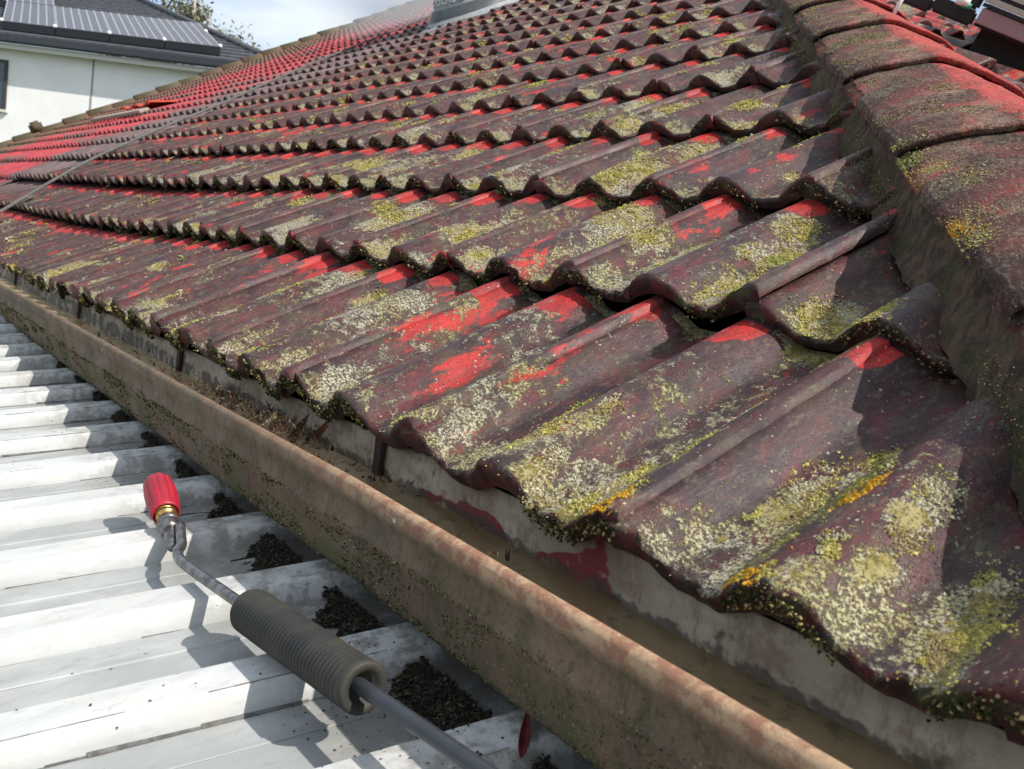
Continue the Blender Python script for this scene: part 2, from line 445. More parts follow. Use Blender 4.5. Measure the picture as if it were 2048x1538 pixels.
# ------------------------------------------------------------------ tiles
def tile_jit(k, j):
    h = _h(np.int64(k * 7 + 3), np.int64(j * 13 + 5), np.int64(9)); h2 = _h(np.int64(k + 50), np.int64(j + 90), np.int64(2)); h3 = _h(np.int64(k + 150), np.int64(j + 190), np.int64(4))
    dw, dv, rot = (h - .5) * 0.003, (h2 - .5) * 0.010, (h3 - .5) * 0.010
    if k == 0: dv = dv * .6 - 0.036                    # the eave course reaches out over the gutter
    if k == 1 and j == 0: dw, rot = -0.012, 0.025      # the dropped tile by the hip
    if k == 1 and j == -1: dw, rot = 0.003, 0.008
    if k == 0 and j == 1: dw = -0.001
    return float(dw), float(dv), float(rot)
def tile_x0(k, j):
    """left (-x) end of tile j of course k: seams fall on every second roll and break joint"""
    off = 0.0 if k % 2 == 0 else -ROLL
    return j * 0.30 + off + 0.014
def tile_grid(nx, nv, k, j, seed, rough, deform=True):
    """tile in roof coordinates relative to (x0, k*GAUGE)"""
    xs = np.concatenate([[-0.024], np.linspace(0, 0.298, nx), [0.2985]])
    vs = np.concatenate([[0.007, 0.0, 0.0035], np.linspace(0.012, 0.372, nv)])
    wv = np.concatenate([[0, -0.0045, 0.0], np.zeros(nv)])
    X, V = np.meshgrid(xs, vs, indexing='ij')
    x0 = tile_x0(k, j)
    w = prof(X + x0) - DROP * V / GAUGE + wv[None, :]
    w = w + 0.0045 * ss(0.272, 0.285, X)               # lap over the right-hand neighbour
    w[:, 0] -= THK + (0.006 if k == 0 else 0.0) + THK2 * ((prof(X[:, 0] + x0) + 0.032) / 0.032)
    w[-1, :] -= 0.012
    w[0, :] -= 0.006
    g = np.abs(X - 0.262)                              # interlock groove
    w = w - 0.002 * np.exp(-(g / 0.003) ** 2) * (wv[None, :] == 0)
    if rough:
        w = w + 0.0022 * (fbm((X + x0) * 60, V * 40 + k * 7, seed, 3) - 0.5)
        n2 = fbm((X + x0) * 110, seed * 3.1 + k, 2.2, 3) - 0.5
        V = V + np.where(V < 0.004, 0.012 * n2 + 0.010 * np.maximum(0, fbm((X + x0) * 38, seed * 1.7, 6.1, 2) - .62) * 3, 0) + np.where((V >= 0.004) & (V < 0.013), 0.004 * n2, 0)
        n3 = fbm((X + x0) * 130, V * 300, seed + 9, 2) - 0.5
        w = w + np.where(V < 0.006, 0.007 * n3, 0)
    return X, V, w
def dist_tile(k, j):
    x = tile_x0(k, j) + .15; v = (k + .5) * GAUGE
    return (Vector((x, v * CP, v * SP)) - CAM).length
MAIN = Matrix.Rotation(PITCH, 4, 'X')
VERGE_X = -13.4
def px_of(P):
    Y = Vector(P) - CAM
    z = Y.dot(f_)
    if z < 0.05: return None
    return 1024 + FPX * Y.dot(r_) / z, 769 + FPX * Y.dot(d_) / z, z
def seen(P, mx_=150):
    q = px_of(P)
    return q is not None and -mx_ < q[0] < 2048 + mx_ and -mx_ < q[1] < 1538 + mx_

cands = []
for k in range(0, 27):
    for j in range(-46, 3):
        x0 = tile_x0(k, j)
        if x0 < VERGE_X - 0.05: continue
        if x0 + 0.866 * k * GAUGE > HC - 0.01: continue
        P = MAIN @ Vector((x0 + .15, (k + .5) * GAUGE, 0))
        q = px_of(P)
        vis = seen(P, 260) or k <= 1
        size = (1.0 / q[2]) ** 2 * abs((Vector(P) - CAM).normalized().dot(Vector((0, -SP, CP)))) if q and vis else 0
        cands.append((size, 0, k, j))
for k in range(0, 14):
    for j in range(0, 22):
        x0 = tile_x0(k, j)
        if x0 + 0.3 < HS * k * GAUGE + 0.0: continue
        P = SIDE @ Vector((x0 + .15, (k + .5) * GAUGE, 0))
        q = px_of(P)
        size = (1.0 / q[2]) ** 2 * 0.12 if q and seen(P, 60) else 0
        cands.append((size, 1, k, j))
cands.sort(key=lambda t: -t[0])
NPART = 300
single = cands[:NPART]; rest = cands[NPART:]

def clip_hip(me, face, x0, v0):
    """cut a tile along the hip"""
    bm = bmesh.new(); bm.from_mesh(me)
    if face == 0:    # keep x + cp v < HC - .045
        bmesh.ops.bisect_plane(bm, geom=bm.verts[:] + bm.edges[:] + bm.faces[:], plane_co=(HC - 0.10 - x0, -v0, 0), plane_no=(1, CP, 0), clear_outer=True)
    else:            # keep x' > cp v + .04
        bmesh.ops.bisect_plane(bm, geom=bm.verts[:] + bm.edges[:] + bm.faces[:], plane_co=(0.08 - x0, -v0, 0), plane_no=(-1, HS, 0), clear_outer=True)
    bm.to_mesh(me); bm.free()
    return len(me.polygons) > 0

def crosses(face, x0, v0):
    if face == 0: return x0 + 0.30 + CP * (v0 + .38) > HC - 0.10
    return x0 < HS * (v0 + .38) + 0.08
shared = {}
tile_count = 0
for size, face, k, j in single:
    x0 = tile_x0(k, j); v0 = k * GAUGE
    d = dist_tile(k, j) if face == 0 else 3.0
    dw, dv, rot = tile_jit(k, j + 60 * face) if face else tile_jit(k, j)
    if face == 0 and d < 3.1:
        nx, nv = (46, 40) if d < 0.95 else ((34, 24) if d < 1.6 else (24, 12))
        X, V, w = tile_grid(nx, nv, k, j, k * 31 + j, True)
        li = patchmask(X + x0, V + v0, LPa)
        me = mesh_np('roof_tile', np.stack([X, V, w], 2).reshape(-1, 3), gridfaces(*X.shape), True, MT_TILE, {'lich': ('FLOAT', li)})
        if crosses(0, x0, v0): 
            if not clip_hip(me, 0, x0, v0): continue
    else:
        if crosses(face, x0, v0):
            X, V, w = tile_grid(18, 4, k, j, 1, False)
            me = mesh_np('roof_tile', np.stack([X, V, w], 2).reshape(-1, 3), gridfaces(*X.shape), True, MT_TILE2 if face else MT_TILE)
            if not clip_hip(me, face, x0, v0): continue
        else:
            key = (face, k % 2, (j + k) % 3)
            if key not in shared:
                X, V, w = tile_grid(18, 3, k, j, key[2] * 5, False)
                rg = 0.003 * (fbm(X * 70, key[2] * 9.0, 1.0, 2) - .5); V = V + np.where(V < .004, rg, 0)
                shared[key] = mesh_np('roof_tile', np.stack([X, V, w], 2).reshape(-1, 3), gridfaces(*X.shape), True, MT_TILE2 if face else MT_TILE)
            me = shared[key]
    o = link('roof_tile', me, house)
    s = float(sag(x0 + .15, v0 + .16)) if face == 0 else 0.0
    s0 = float(sag(x0, v0 + .16)) if face == 0 else 0.0
    tilt = math.atan2(s - s0, 0.15)
    L = Matrix.Translation((x0, v0 + dv, s0 + dw)) @ Matrix.Rotation(-tilt, 4, 'Y') @ Matrix.Rotation(rot, 4, 'Y')
    o.matrix_basis = (MAIN if face == 0 else SIDE) @ L
    tile_count += 1
# one joined part for the remaining small ones
for face in (0, 1):
    Vs = []; Fs = []; off = 0
    for size, fc, k, j in rest:
        if fc != face: continue
        x0 = tile_x0(k, j); v0 = k * GAUGE
        if face == 1 and size == 0 and (k > 9 or j > 14): continue
        dw, dv, rot = tile_jit(k, j)
        X, V, w = tile_grid(13, 2, k, j, 1, False)
        X = X + x0; V = V + v0 + dv; w = w + dw
        if face == 0: w = w + sag(X, V)
        keep = (X + CP * V < HC - 0.10) if face == 0 else (X > HS * V + 0.08)
        if not keep.any(): continue
        F = gridfaces(*X.shape)
        if not keep.all():
            kf = keep.ravel()[F].all(1); F = F[kf]
        if len(F) == 0: continue
        Vs.append(np.stack([X, V, w], 2).reshape(-1, 3)); Fs.append(F + off); off += X.size
    if Vs:
        me = mesh_np('far_roof_tiles', np.concatenate(Vs), np.concatenate(Fs), True, MT_TILE2 if face else MT_TILE)
        o = link('far_roof_tiles', me, house, kind='stuff'); o.matrix_basis = MAIN if face == 0 else SIDE

# added dark sheet just below the tiles, stops light through their gaps
MT_DARK = simple('dark_block_sheet', (0.02, 0.018, 0.016), 0.95)
def roofpt(x, v, w): return MAIN @ Vector((x, v, w))
mb = MB()
a_ = [roofpt(VERGE_X, 0.02, -0.185), roofpt(HC - .02, 0.02, -0.185), roofpt(HC - .866 * 8.9, 8.9, -0.185), roofpt(VERGE_X, 8.9, -0.185)]
mb.add(a_, [(0, 1, 2, 3)])
b_ = [SIDE @ Vector((0.0, 0.02, -0.185)), SIDE @ Vector((14, 0.02, -0.185)), SIDE @ Vector((14, 8.8, -0.185)), SIDE @ Vector((HS * 8.9, 8.9, -0.185))]
mb.add(b_, [(0, 1, 2, 3)])
link('light_block_sheet', mb.mesh('light_block_sheet', MT_DARK), house)

def tile_at(x, v):
    """course and tile that lie on top at (x, v), and the point's height"""
    k = int(math.floor(v / GAUGE + 1e-6)); k = max(k, 0)
    off = 0.0 if k % 2 == 0 else -ROLL
    j = int(math.floor((x - off - 0.014) / 0.30))
    return k, j
def surf(x, v, extra=0.0):
    k, j = tile_at(x, v)
    dw, dv, rot = tile_jit(k, j)
    xl = x - tile_x0(k, j)
    vl = v - k * GAUGE - dv
    w = float(prof(x)) - DROP * vl / GAUGE + (0.0045 * float(ss(0.272, 0.285, xl)))
    w += float(sag(x, v)) + dw - math.sin(rot) * xl
    return MAIN @ Vector((x, v, w + extra))

# ------------------------------------------------------------------ lichen and moss crumbs (scattered lobes)
OCT_V = np.array([(1, 0, 0), (0, 1, 0), (-1, 0, 0), (0, -1, 0), (0, 0, 1), (0, 0, -0.6)], float)
OCT_F = np.array([(0, 1, 4), (1, 2, 4), (2, 3, 4), (3, 0, 4), (1, 0, 5), (2, 1, 5), (3, 2, 5), (0, 3, 5)])
def crumbs(name, P, S, C, mat, flat=0.7, up=None, **k):
    P = np.asarray(P, float); n = len(P); S = np.asarray(S, float)
    th = rng.uniform(0, 2 * np.pi, n); tx = rng.uniform(-.6, .6, n); ty = rng.uniform(-.6, .6, n)
    c, s = np.cos(th), np.sin(th)
    B = OCT_V[None] * (1 + rng.uniform(-.35, .35, (n, 6, 1)))
    x = B[..., 0] * c[:, None] - B[..., 1] * s[:, None]; y = B[..., 0] * s[:, None] + B[..., 1] * c[:, None]; z = B[..., 2] * flat
    z = z + x * tx[:, None] + y * ty[:, None]
    if up is None: up = (0, -SP, CP)
    u = np.array(up); e1 = np.array([1.0, 0, 0]); e2 = np.cross(u, e1)
    V = P[:, None] + (x[..., None] * e1 + y[..., None] * e2 + z[..., None] * u) * S[:, None, None]
    F = (OCT_F[None] + (np.arange(n) * 6)[:, None, None]).reshape(-1, 3)
    A = np.concatenate([np.repeat(np.asarray(C)[:, None, :3], 6, 1), np.ones((n, 6, 1))], 2)
    # lighter rims: tops of the lobes a little paler than their feet
    me = mesh_np(name, V.reshape(-1, 3), F, False, mat, {'gcol': ('FLOAT_COLOR', A.reshape(-1, 4))})
    return link(name, me, None, **k)

def pal(n, kind):
    u = rng.random((n, 1)); q = rng.random((n, 1))
    if kind == 'y': base = np.array([[0.33, 0.28, 0.055]]) * (1 - u) + np.array([[0.52, 0.46, 0.17]]) * u
    elif kind == 'g': base = np.array([[0.20, 0.22, 0.04]]) * (1 - u) + np.array([[0.42, 0.42, 0.13]]) * u
    elif kind == 'w': base = np.array([[0.36, 0.31, 0.17]]) * (1 - u) + np.array([[0.58, 0.53, 0.36]]) * u
    elif kind == 'o': base = np.array([[0.52, 0.24, 0.012]]) * (1 - u) + np.array([[0.60, 0.36, 0.05]]) * u
    elif kind == 'm': base = np.array([[0.018, 0.022, 0.009]]) * (1 - u) + np.array([[0.070, 0.075, 0.024]]) * u
    else: base = np.array([[0.30, 0.23, 0.08]]) * (1 - u) + np.array([[0.38, 0.30, 0.16]]) * u
    base = base * (0.45 + 0.60 * q)
    return base
P_, S_, C_ = [], [], []
def scatter_patch(px, pv, pr, kinds, dens):
    dist = (Vector((px, pv * CP, pv * SP)) - CAM).length
    g = 0.00062 + 0.00055 * dist
    n = int(dens * (pr * 2.4) * (pr * 4.2) / (g * g))
    n = min(n, 4200)
    x = rng.normal(px, pr * 0.72, n); v = rng.normal(pv, pr * 1.25, n)
    m = 1.25 - np.sqrt(((x - px) / pr) ** 2 + ((v - pv) / (pr * 1.9)) ** 2) * 0.75
    nz = fbm(x * 150, v * 105, px * 9, 3); nz2 = fbm(x * 42, v * 30, px * 5 + 3, 2)
    keep = (m + (nz - 0.5) * 3.2 + (nz2 - 0.5) * 2.6 > 0.60) & (v > -0.040) & (x + CP * v < EDGE)
    kk = np.floor(v / GAUGE)
    keep &= (((v - kk * GAUGE) > 0.004) | (v < .003)) & (((v - kk * GAUGE) < 0.300) | (v < 0))
    x, v = x[keep], v[keep]
    if len(x) == 0: return
    tone = fbm(x * 45 + 9, v * 40, 3.3, 2)
    for xi, vi, ti in zip(x, v, tone):
        kd = kinds[min(int(ti * 2.2 * len(kinds) - 0.6 * len(kinds)), len(kinds) - 1)] if ti > 0.3 else kinds[0]
        s = g * min(2.4, random.lognormvariate(-0.25, 0.45))
        P_.append(surf(xi, vi, s * 0.25)); S_.append(s); C_.append(kd)
for px, pv, pr in LP:
    q = prng.random()
    kinds = ['y', 'y', 'b', 'w'] if q < .5 else (['g', 'y', 'y', 'b'] if q < .72 else ['y', 'w', 'b', 'y'])
    scatter_patch(px, pv, pr * (0.92 if px > -0.45 and pv < 0.33 else 1.05), kinds, 0.75)
for px, pv, pr in LO: scatter_patch(px, pv, pr * 1.0, ['o', 'o', 'o', 'y'], 1.2)
# thin sprinkling of single lobes between the patches
n = 34000
x = 0.45 - 3.4 * rng.random(n) ** 1.5; v = -0.04 + 2.05 * rng.random(n) ** 1.3
nz = fbm(x * 30, v * 18, 8.8, 3)
keep = (nz > 0.54) & (x + CP * v < EDGE) & (((v / GAUGE) % 1 < 0.86) | (v < 0)) & (((v / GAUGE) % 1 > 0.02) | (v < .01))
x, v = x[keep], v[keep]
for xi, vi in zip(x, v):
    dd = (Vector((xi, vi * CP, vi * SP)) - CAM).length
    s = (0.0005 + 0.0005 * dd) * random.uniform(.4, 1.4)
    P_.append(surf(xi, vi, s * .2)); S_.append(s); C_.append(random.choice('wwybg'))
C_ = np.array(C_); Cc = np.zeros((len(C_), 3))
for kd in 'ygwobm':
    mk = C_ == kd
    if mk.any(): Cc[mk] = pal(int(mk.sum()), kd)
crumbs('lichen', P_, S_, Cc, MT_LICH, flat=0.55, kind='stuff', label='yellow green, white and orange lichen crusts on the red tiles', cat='lichen')
NL = len(P_)

# moss hanging under the lips, its near black also paints their shade
P_, S_, K_ = [], [], []
def moss_lip(k, x0, x1, n, dens=1.0):
    for i in range(n):
        x = random.uniform(x0, x1); v = k * GAUGE
        if x + CP * v > EDGE: continue
        if vn(x * 14, k * 3.3, 1.0) < 0.45: continue
        depth = random.random() * (1.3 if k == 0 else 1.0)
        dd = (Vector((x, v * CP, v * SP)) - CAM).length
        s = (0.0008 + 0.0007 * dd) * random.uniform(.6, 1.4)
        kk, jj = tile_at(x, v + .001); dw, dv, rot = tile_jit(kk, jj)
        w = float(prof(x)) + float(sag(x, v)) + dw - 0.004 - 0.013 * depth
        P_.append(MAIN @ Vector((x, v + dv - 0.002 + random.uniform(-.002, .003), w))); S_.append(s); K_.append('m' if random.random() < .8 else 'b')
moss_lip(0, -4.5, 0.42, 15000)
moss_lip(1, -3.2, 0.2, 3500); moss_lip(2, -3.2, 0, 2500); moss_lip(3, -3, -.3, 1500)
# moss along the mortar of the hip
for i in range(26000):
    x = random.uniform(-1.6, 0.36); c = 0.358 + random.gauss(0, 0.010); v = (c - x) / CP
    if vn(x * 11, 2.0, 5.0) < 0.55 or v < 0: continue
    s = random.uniform(.0003, .0008)
    P_.append(MAIN @ Vector((x, v, -0.030 + random.uniform(0, 0.045)))); S_.append(s); K_.append(random.choice('mmmmmmmmb'))
K_ = np.array(K_); Kc = np.zeros((len(K_), 3))
for kd in 'ygwobm':
    mk = K_ == kd
    if mk.any(): Kc[mk] = pal(int(mk.sum()), kd)
crumbs('moss', P_, S_, Kc, MT_LICH, flat=1.0, kind='stuff', label='dark green moss under the tile lips and along the hip mortar', cat='moss')

# ------------------------------------------------------------------ hip caps and mortar
HD = Vector((-1, 1, T3)); HLEN = HD.length; HDn = HD.normalized()
LAT = Vector((1, 1, 0)).normalized()
HUP = HDn.cross(LAT); HUP = HUP if HUP.z > 0 else -HUP
def hip_pt(xa):           # point of the hip line where x = xa
    y = HC - xa
    return Vector((xa, y, y * T3))
HB = Matrix((( HDn.x, LAT.x, HUP.x, 0), (HDn.y, LAT.y, HUP.y, 0), (HDn.z, LAT.z, HUP.z, 0), (0, 0, 0, 1)))
CAPX = 0.32                                             # spacing of the joints measured in x
CLEN = CAPX * HLEN
CAPW = 0.152
def hcap(a):
    a = np.abs(np.asarray(a, float))
    return 0.024 - 0.038 * (np.sqrt(a * a + 0.010) - 0.1) / (math.sqrt(1.010) - 0.1) - 0.016 * a ** 6
def cap_mesh(seed, nu=60, nl=50):
    L = CLEN + .07
    u = np.concatenate([[0.006, 0.0, 0.004], np.linspace(0.012, L, nu)])
    wv = np.concatenate([[-0.012, -0.004, -0.001], np.zeros(nu)])
    s = np.linspace(-1, 1, nl)
    U, S = np.meshgrid(u, s, indexing='ij')
    a = np.abs(S)
    lat = S * CAPW * (1 - 0.05 * U / L)
    h = hcap(a) - 0.013 * U / CLEN + wv[:, None]
    h = h + 0.005 * (fbm(U * 22, S * 4 + seed, seed, 3) - .5) + 0.0026 * (fbm(U * 110, S * 18, seed + 3, 3) - .5)
    U = U + np.where(U < 0.008, 0.010 * (fbm(S * 11, seed * 2.2, 0, 3) - .5), 0)
    lat = lat + np.where(a > .96, 0.012 * (fbm(U * 50, seed * 1.0, S, 3) - .5), 0)
    V = np.stack([U, lat, h], 2)
    e0 = V[:, :1].copy(); e0[..., 2] -= 0.012; e0[..., 1] += .002
    e1 = V[:, -1:].copy(); e1[..., 2] -= 0.017; e1[..., 1] -= .003
    V = np.concatenate([e0, V, e1], 1)
    return mesh_np('hip_tile', V.reshape(-1, 3), gridfaces(V.shape[0], V.shape[1], False), True, MT_CAP)
caps = [cap_mesh(1.7), cap_mesh(5.1), cap_mesh(9.3), cap_mesh(12.9)]
CAPX0 = -0.070
for i in range(-2, 10):
    xa = CAPX0 - CAPX * i
    o = link('hip_tile', caps[i % 4] if i > 3 else cap_mesh(i * 2.3 + 20), house)
    o.matrix_basis = Matrix.Translation(hip_pt(xa)) @ HB @ Matrix.Rotation(R(random.uniform(-1.0, 1.0)), 4, 'X')
for i in range(10, 25):
    o = link('hip_tile', caps[i % 4], house); o.matrix_basis = Matrix.Translation(hip_pt(CAPX0 - CAPX * i)) @ HB
# mortar bedding both sides
for side in (-1, 1):
    nu, ns = 700, 12
    xa = np.linspace(0.62, -3.4, nu); t = np.linspace(0, 1, ns)
    A, T = np.meshgrid(xa, t, indexing='ij')
    s = 0.138 + 0.028 * T ** 1.4 + 0.012 * (fbm(A * 22, T * 3, 4.0 + side, 3) - .5) * (T > 0) + 0.010 * (fbm(A * 110, T * 9, 1.0, 3) - .5)
    h = -0.032 - 0.086 * T + 0.010 * (fbm(A * 60, T * 6, 7.0, 3) - .5)
    y = HC - A
    base = np.stack([A, y, y * T3], 2)
    V = base + side * s[..., None] * np.array(LAT) + h[..., None] * np.array((0, 0, 1.0))
    me = mesh_np('mortar_bed', V.reshape(-1, 3), gridfaces(nu, ns, side > 0), True, MT_MORTAR)
    link('mortar_bed', me, house)
# lichen crumbs on the caps
P_, S_, K_ = [], [], []
def cap_pt(xa, sl, up=0.0):
    u = (((CAPX0 - xa) / CAPX) % 1.0) * CLEN
    return hip_pt(xa) + LAT * (sl * CAPW * (1 - .05 * u / (CLEN + .07))) + HUP * (float(hcap(sl)) - 0.013 * u / CLEN + up)
n = 130000
XA = rng.uniform(-1.5, 0.42, n); SL = -rng.random(n)
nz = fbm(XA * 24, SL * 3.6, 4.4, 3) + 0.16 * (fbm(XA * 160, SL * 24, 1.4, 2) - .5)
kp = (nz > 0.53) & ((SL < -0.22) | (rng.random(n) < .15))
for xa, sl in zip(XA[kp][:26000], SL[kp][:26000]):
    P = cap_pt(xa, sl)
    P_.append(P); S_.append(random.uniform(.0004, .0010) * (0.75 + 0.35 * (P - CAM).length)); K_.append(random.choice('wbbwbmmm'))
for cx, cs, kd, nn_, rad in ((-0.055, -0.99, 'g', 700, .015), (0.125, -1.0, 'o', 420, .009), (-0.01, -0.90, 'y', 700, .016), (0.03, -0.70, 'b', 300, .020), (0.10, -0.85, 'b', 300, .018), (0.145, -.93, 'y', 400, .012)):
    for i in range(nn_):
        xa = random.gauss(cx, rad * .8); sl = max(-1.02, min(-0.35, random.gauss(cs, rad * 4)))
        P_.append(cap_pt(xa, sl, random.uniform(0, .007 if kd in 'go' else .002))); S_.append(random.uniform(.0006, .0015)); K_.append(kd if random.random() < .8 else 'w')
K_ = np.array(K_); Kc = np.zeros((len(K_), 3))
for kd in 'ygwobm':
    mk = K_ == kd
    if mk.any(): Kc[mk] = pal(int(mk.sum()), kd)
crumbs('lichen', P_, S_, Kc, MT_LICH, flat=0.7, up=(-.45, -.45, .77), kind='stuff', label='olive and white lichen crust on the hip tiles along the right edge', cat='lichen')

# verge caps at the far end
capv = MB(); capv.tube([(0, 0, 0), (0, 0.36, -0.012)], [0.085, 0.078], 12)
cvm = capv.mesh('verge_tile', simple('olive_brown_verge', (0.13, 0.085, 0.055), .9, c2=(.075, .065, .038), scale=6), True)
for i in range(26):
    o = link('verge_tile', cvm, house)
    o.matrix_basis = MAIN @ Matrix.Translation((VERGE_X - .02, i * 0.34, -0.030 + float(sag(VERGE_X, i * .34)) + random.uniform(-.008, .012))) @ Matrix.Rotation(random.uniform(-.02, .02), 4, 'Z')
mb = MB(); mb.box(-0.07, 0, -0.02, 0.07, 0.16, 0.13)
o = link('verge_end_cap', mb.mesh('verge_end_cap', cvm.materials[0], True, 0.03), house); o.matrix_basis = MAIN @ Matrix.Translation((VERGE_X, 1.95, 0.02))
# ridge along the top
o = link('ridge_tile', MB().tube([(VERGE_X, 8.9 * CP, 8.9 * SP + .0), (HC - 8.9 * CP, 8.9 * CP, 8.9 * SP)], 0.12, 12).mesh('ridge_tile', MT_CAP, True), house)

# displaced red tile with a pale strip below, near the verge
MT_BRIGHT = simple('clean_red_tile', (0.55, 0.07, 0.03), 0.7, vary=.25)
MT_PALE = simple('pale_mortar_strip', (0.40, 0.33, 0.29), 0.9, vary=.2)
X, V, w = tile_grid(18, 4, 2, 2, 3, False)
o = link('roof_tile', mesh_np('roof_tile', np.stack([X, V, w], 2).reshape(-1, 3), gridfaces(*X.shape), True, MT_BRIGHT), house, label='bright orange red tile lying loose near the far edge of the roof')
o.matrix_basis = MAIN @ Matrix.Translation((-9.9, 2.30, 0.075)) @ Matrix.Rotation(R(-12), 4, 'X') @ Matrix.Diagonal((3.2, 1.0, 1.0, 1))
o = link('mortar_strip', MB().box(-1.0, 0, 0, 1.0, .10, .03).mesh('mortar_strip', MT_PALE, False, .008), house)
o.matrix_basis = MAIN @ Matrix.Translation((-9.5, 2.06, 0.01))

# ------------------------------------------------------------------ walls, fascia, gutter
MT_FASCIA = simple('fascia_paint', (0.30, 0.27, 0.22), 0.8, vary=.3)
MT_BRICK = simple('rendered_wall', (0.35, 0.30, 0.25), 0.9, vary=.2, scale=6)
link('fascia_board', MB().box(VERGE_X, 0.020, -0.26, 0.44, 0.045, -0.150).mesh('fascia_board', MT_FASCIA), house)
link('fascia_board', MB().box(0.46, -0.02, -0.26, 0.484, 14, -0.03).mesh('fascia_board', MT_FASCIA), house)
link('soffit', MB().box(VERGE_X + .02, 0.050, -0.262, 0.45, 0.62, -0.25).mesh('soffit', MT_FASCIA), house)
link('wall', MB().box(VERGE_X + .1, 0.6, -3.0, -0.2, 0.72, -0.265).mesh('wall', MT_BRICK), house)
link('wall', MB().box(-0.2, 0.6, -3.0, -0.08, 14, -0.265).mesh('wall', MT_BRICK), house)

def gz(x):  return -0.016 * max(0.0, -x - 0.3)**0.9     # fall of the gutter
def gutter_mat():
    M = Mat('rusty_grimy_gutter'); v = M.co(); x, y, z = M.sep(v)
    st = M.mapc(v, (1.0, 1.0, 0.35))
    c = M.mix(M.ramp(M.noise(v, 9, 5, .6), .35, .65), (0.225, 0.145, 0.095), (0.140, 0.100, 0.066))
    c = M.mix(M.math('MULTIPLY', M.ramp(M.noise(st, 34, 8, .85), .42, .62), 0.8), c, (0.075, 0.070, 0.034))
    c = M.mix(M.ramp(M.noise(v, 160, 5, .8), .52, .66, 0, .7), c, (0.21, 0.15, 0.115))
    c = M.mix(M.ramp(M.noise(v, 110, 5, .8), .36, .46, .7, 0), c, (0.045, 0.036, 0.022))
    c = M.mix(M.ramp(M.noise(M.mapc(v, (1.2, 1, .5)), 75, 5, .8), .55, .72, 0, .8), c, (0.24, 0.185, 0.15))
    # moss on the lower half and on the far end
    lowm = M.math('MULTIPLY', M.ramp(z, -0.12, -0.17), M.ramp(M.noise(v, 22, 4, .7), .40, .58))
    c = M.mix(M.math('MULTIPLY', lowm, .7), c, (0.085, 0.098, 0.038))
    # lip: tan towards the near end, its sunlight put into the colour
    lip = M.math('MULTIPLY', M.ramp(z, -0.092, -0.078), M.ramp(x, -0.75, -0.05))
    c = M.mix(M.math('MULTIPLY', lip, .9), c, M.mix(M.ramp(M.noise(v, 55, 5, .75), .42, .58), (0.52, 0.35, 0.22), (0.34, 0.17, 0.105)))
    c = M.mix(M.math('MULTIPLY', M.ramp(z, -0.10, -0.185), M.math('MULTIPLY', M.ramp(M.noise(v, 14, 4), .48, .62), .6)), c, (0.20, 0.10, 0.088))
    vo = M.voro(v, 34)
    dots = M.math('MULTIPLY', M.math('LESS_THAN', vo.outputs['Distance'], .085), M.math('GREATER_THAN', M.sep(vo.outputs['Color'])[1], .80))
    c = M.mix(dots, c, (0.62, 0.56, 0.45))
    vo2 = M.voro(v, 190)
    d2 = M.math('MULTIPLY', M.math('LESS_THAN', vo2.outputs['Distance'], .22), M.math('GREATER_THAN', M.sep(vo2.outputs['Color'])[1], .90))
    c = M.mix(M.math('MULTIPLY', d2, .6), c, (0.34, 0.30, 0.22))
    M.color(c); M.rough(M.ramp(M.noise(v, 20, 3), .3, .7, .6, .9))
    M.bump(M.math('ADD', M.noise(v, 170, 6, .8), M.math('MULTIPLY', M.noise(v, 130, 7, .85), .9)), .8, .0024)
    return M.m
MT_GUT = gutter_mat()
def gutter_inner_mat():
    M = Mat('old_zinc_inside'); v = M.co(); x, y, z = M.sep(v)
    c = M.mix(M.ramp(M.noise(M.mapc(v, (.5, 1, 1.5)), 16, 5, .6), .35, .65), (0.42, 0.36, 0.28), (0.27, 0.22, 0.16))
    c = M.mix(M.ramp(M.noise(v, 26, 6, .7), .50, .64, 0, .6), c, (0.17, 0.105, 0.07))
    c = M.mix(M.ramp(M.noise(M.mapc(v, (1.6, 1, .5)), 60, 5, .7), .5, .7, 0, .7), c, (0.14, 0.125, 0.075))
    splash = M.math('ADD', M.noise(M.mapc(v, (1, 1, 1.6)), 9.5, 3, .5), M.ramp(z, -0.055, -0.094, -0.16, 0.05))
    splash = M.math('SUBTRACT', splash, M.ramp(x, -0.50, -0.62, 0, .3))
    splash = M.math('SUBTRACT', splash, M.ramp(x, -0.06, 0.03, 0, .14))
    c = M.mix(M.ramp(splash, .555, .575), c, M.mix(M.ramp(M.noise(v, 90, 4), .55, .7), (0.16, 0.028, 0.028), (0.30, .16, .13)))
    c = M.mix(M.ramp(M.math('ADD', M.noise(v, 40, 4), M.ramp(z, -0.082, -0.096, 0, .25)), .62, .74, 0, .8), c, (0.05, 0.045, 0.03))
    M.color(c); M.rough(.75); M.bump(M.noise(v, 120, 5, .7), .5, .0015)
    return M.m
MT_GIN = gutter_inner_mat()
gxs = np.concatenate([np.linspace(0.62, -3, 240), np.linspace(-3.1, VERGE_X, 60)])
def extrude(profile, name, mat, parent, wob=0.0012, smooth=True, **k):
    pr = np.array(profile); n = len(pr)
    X, I = np.meshgrid(gxs, np.arange(n), indexing='ij')
    Y = pr[I, 0] + wob * 2 * (fbm(X * 3, 1.0, 2.0, 2) - .5) + wob * .5 * (fbm(X * 25, pr[I, 1] * 30, 5.0, 2) - .5)
    Z = pr[I, 1] + np.vectorize(gz)(X) + wob * 2 * (fbm(X * 2.2, 7.0, 2.0, 2) - .5)
    me = mesh_np(name, np.stack([X, Y, Z], 2).reshape(-1, 3), gridfaces(*X.shape, flip=True), smooth, mat)
    return link(name, me, parent, **k)
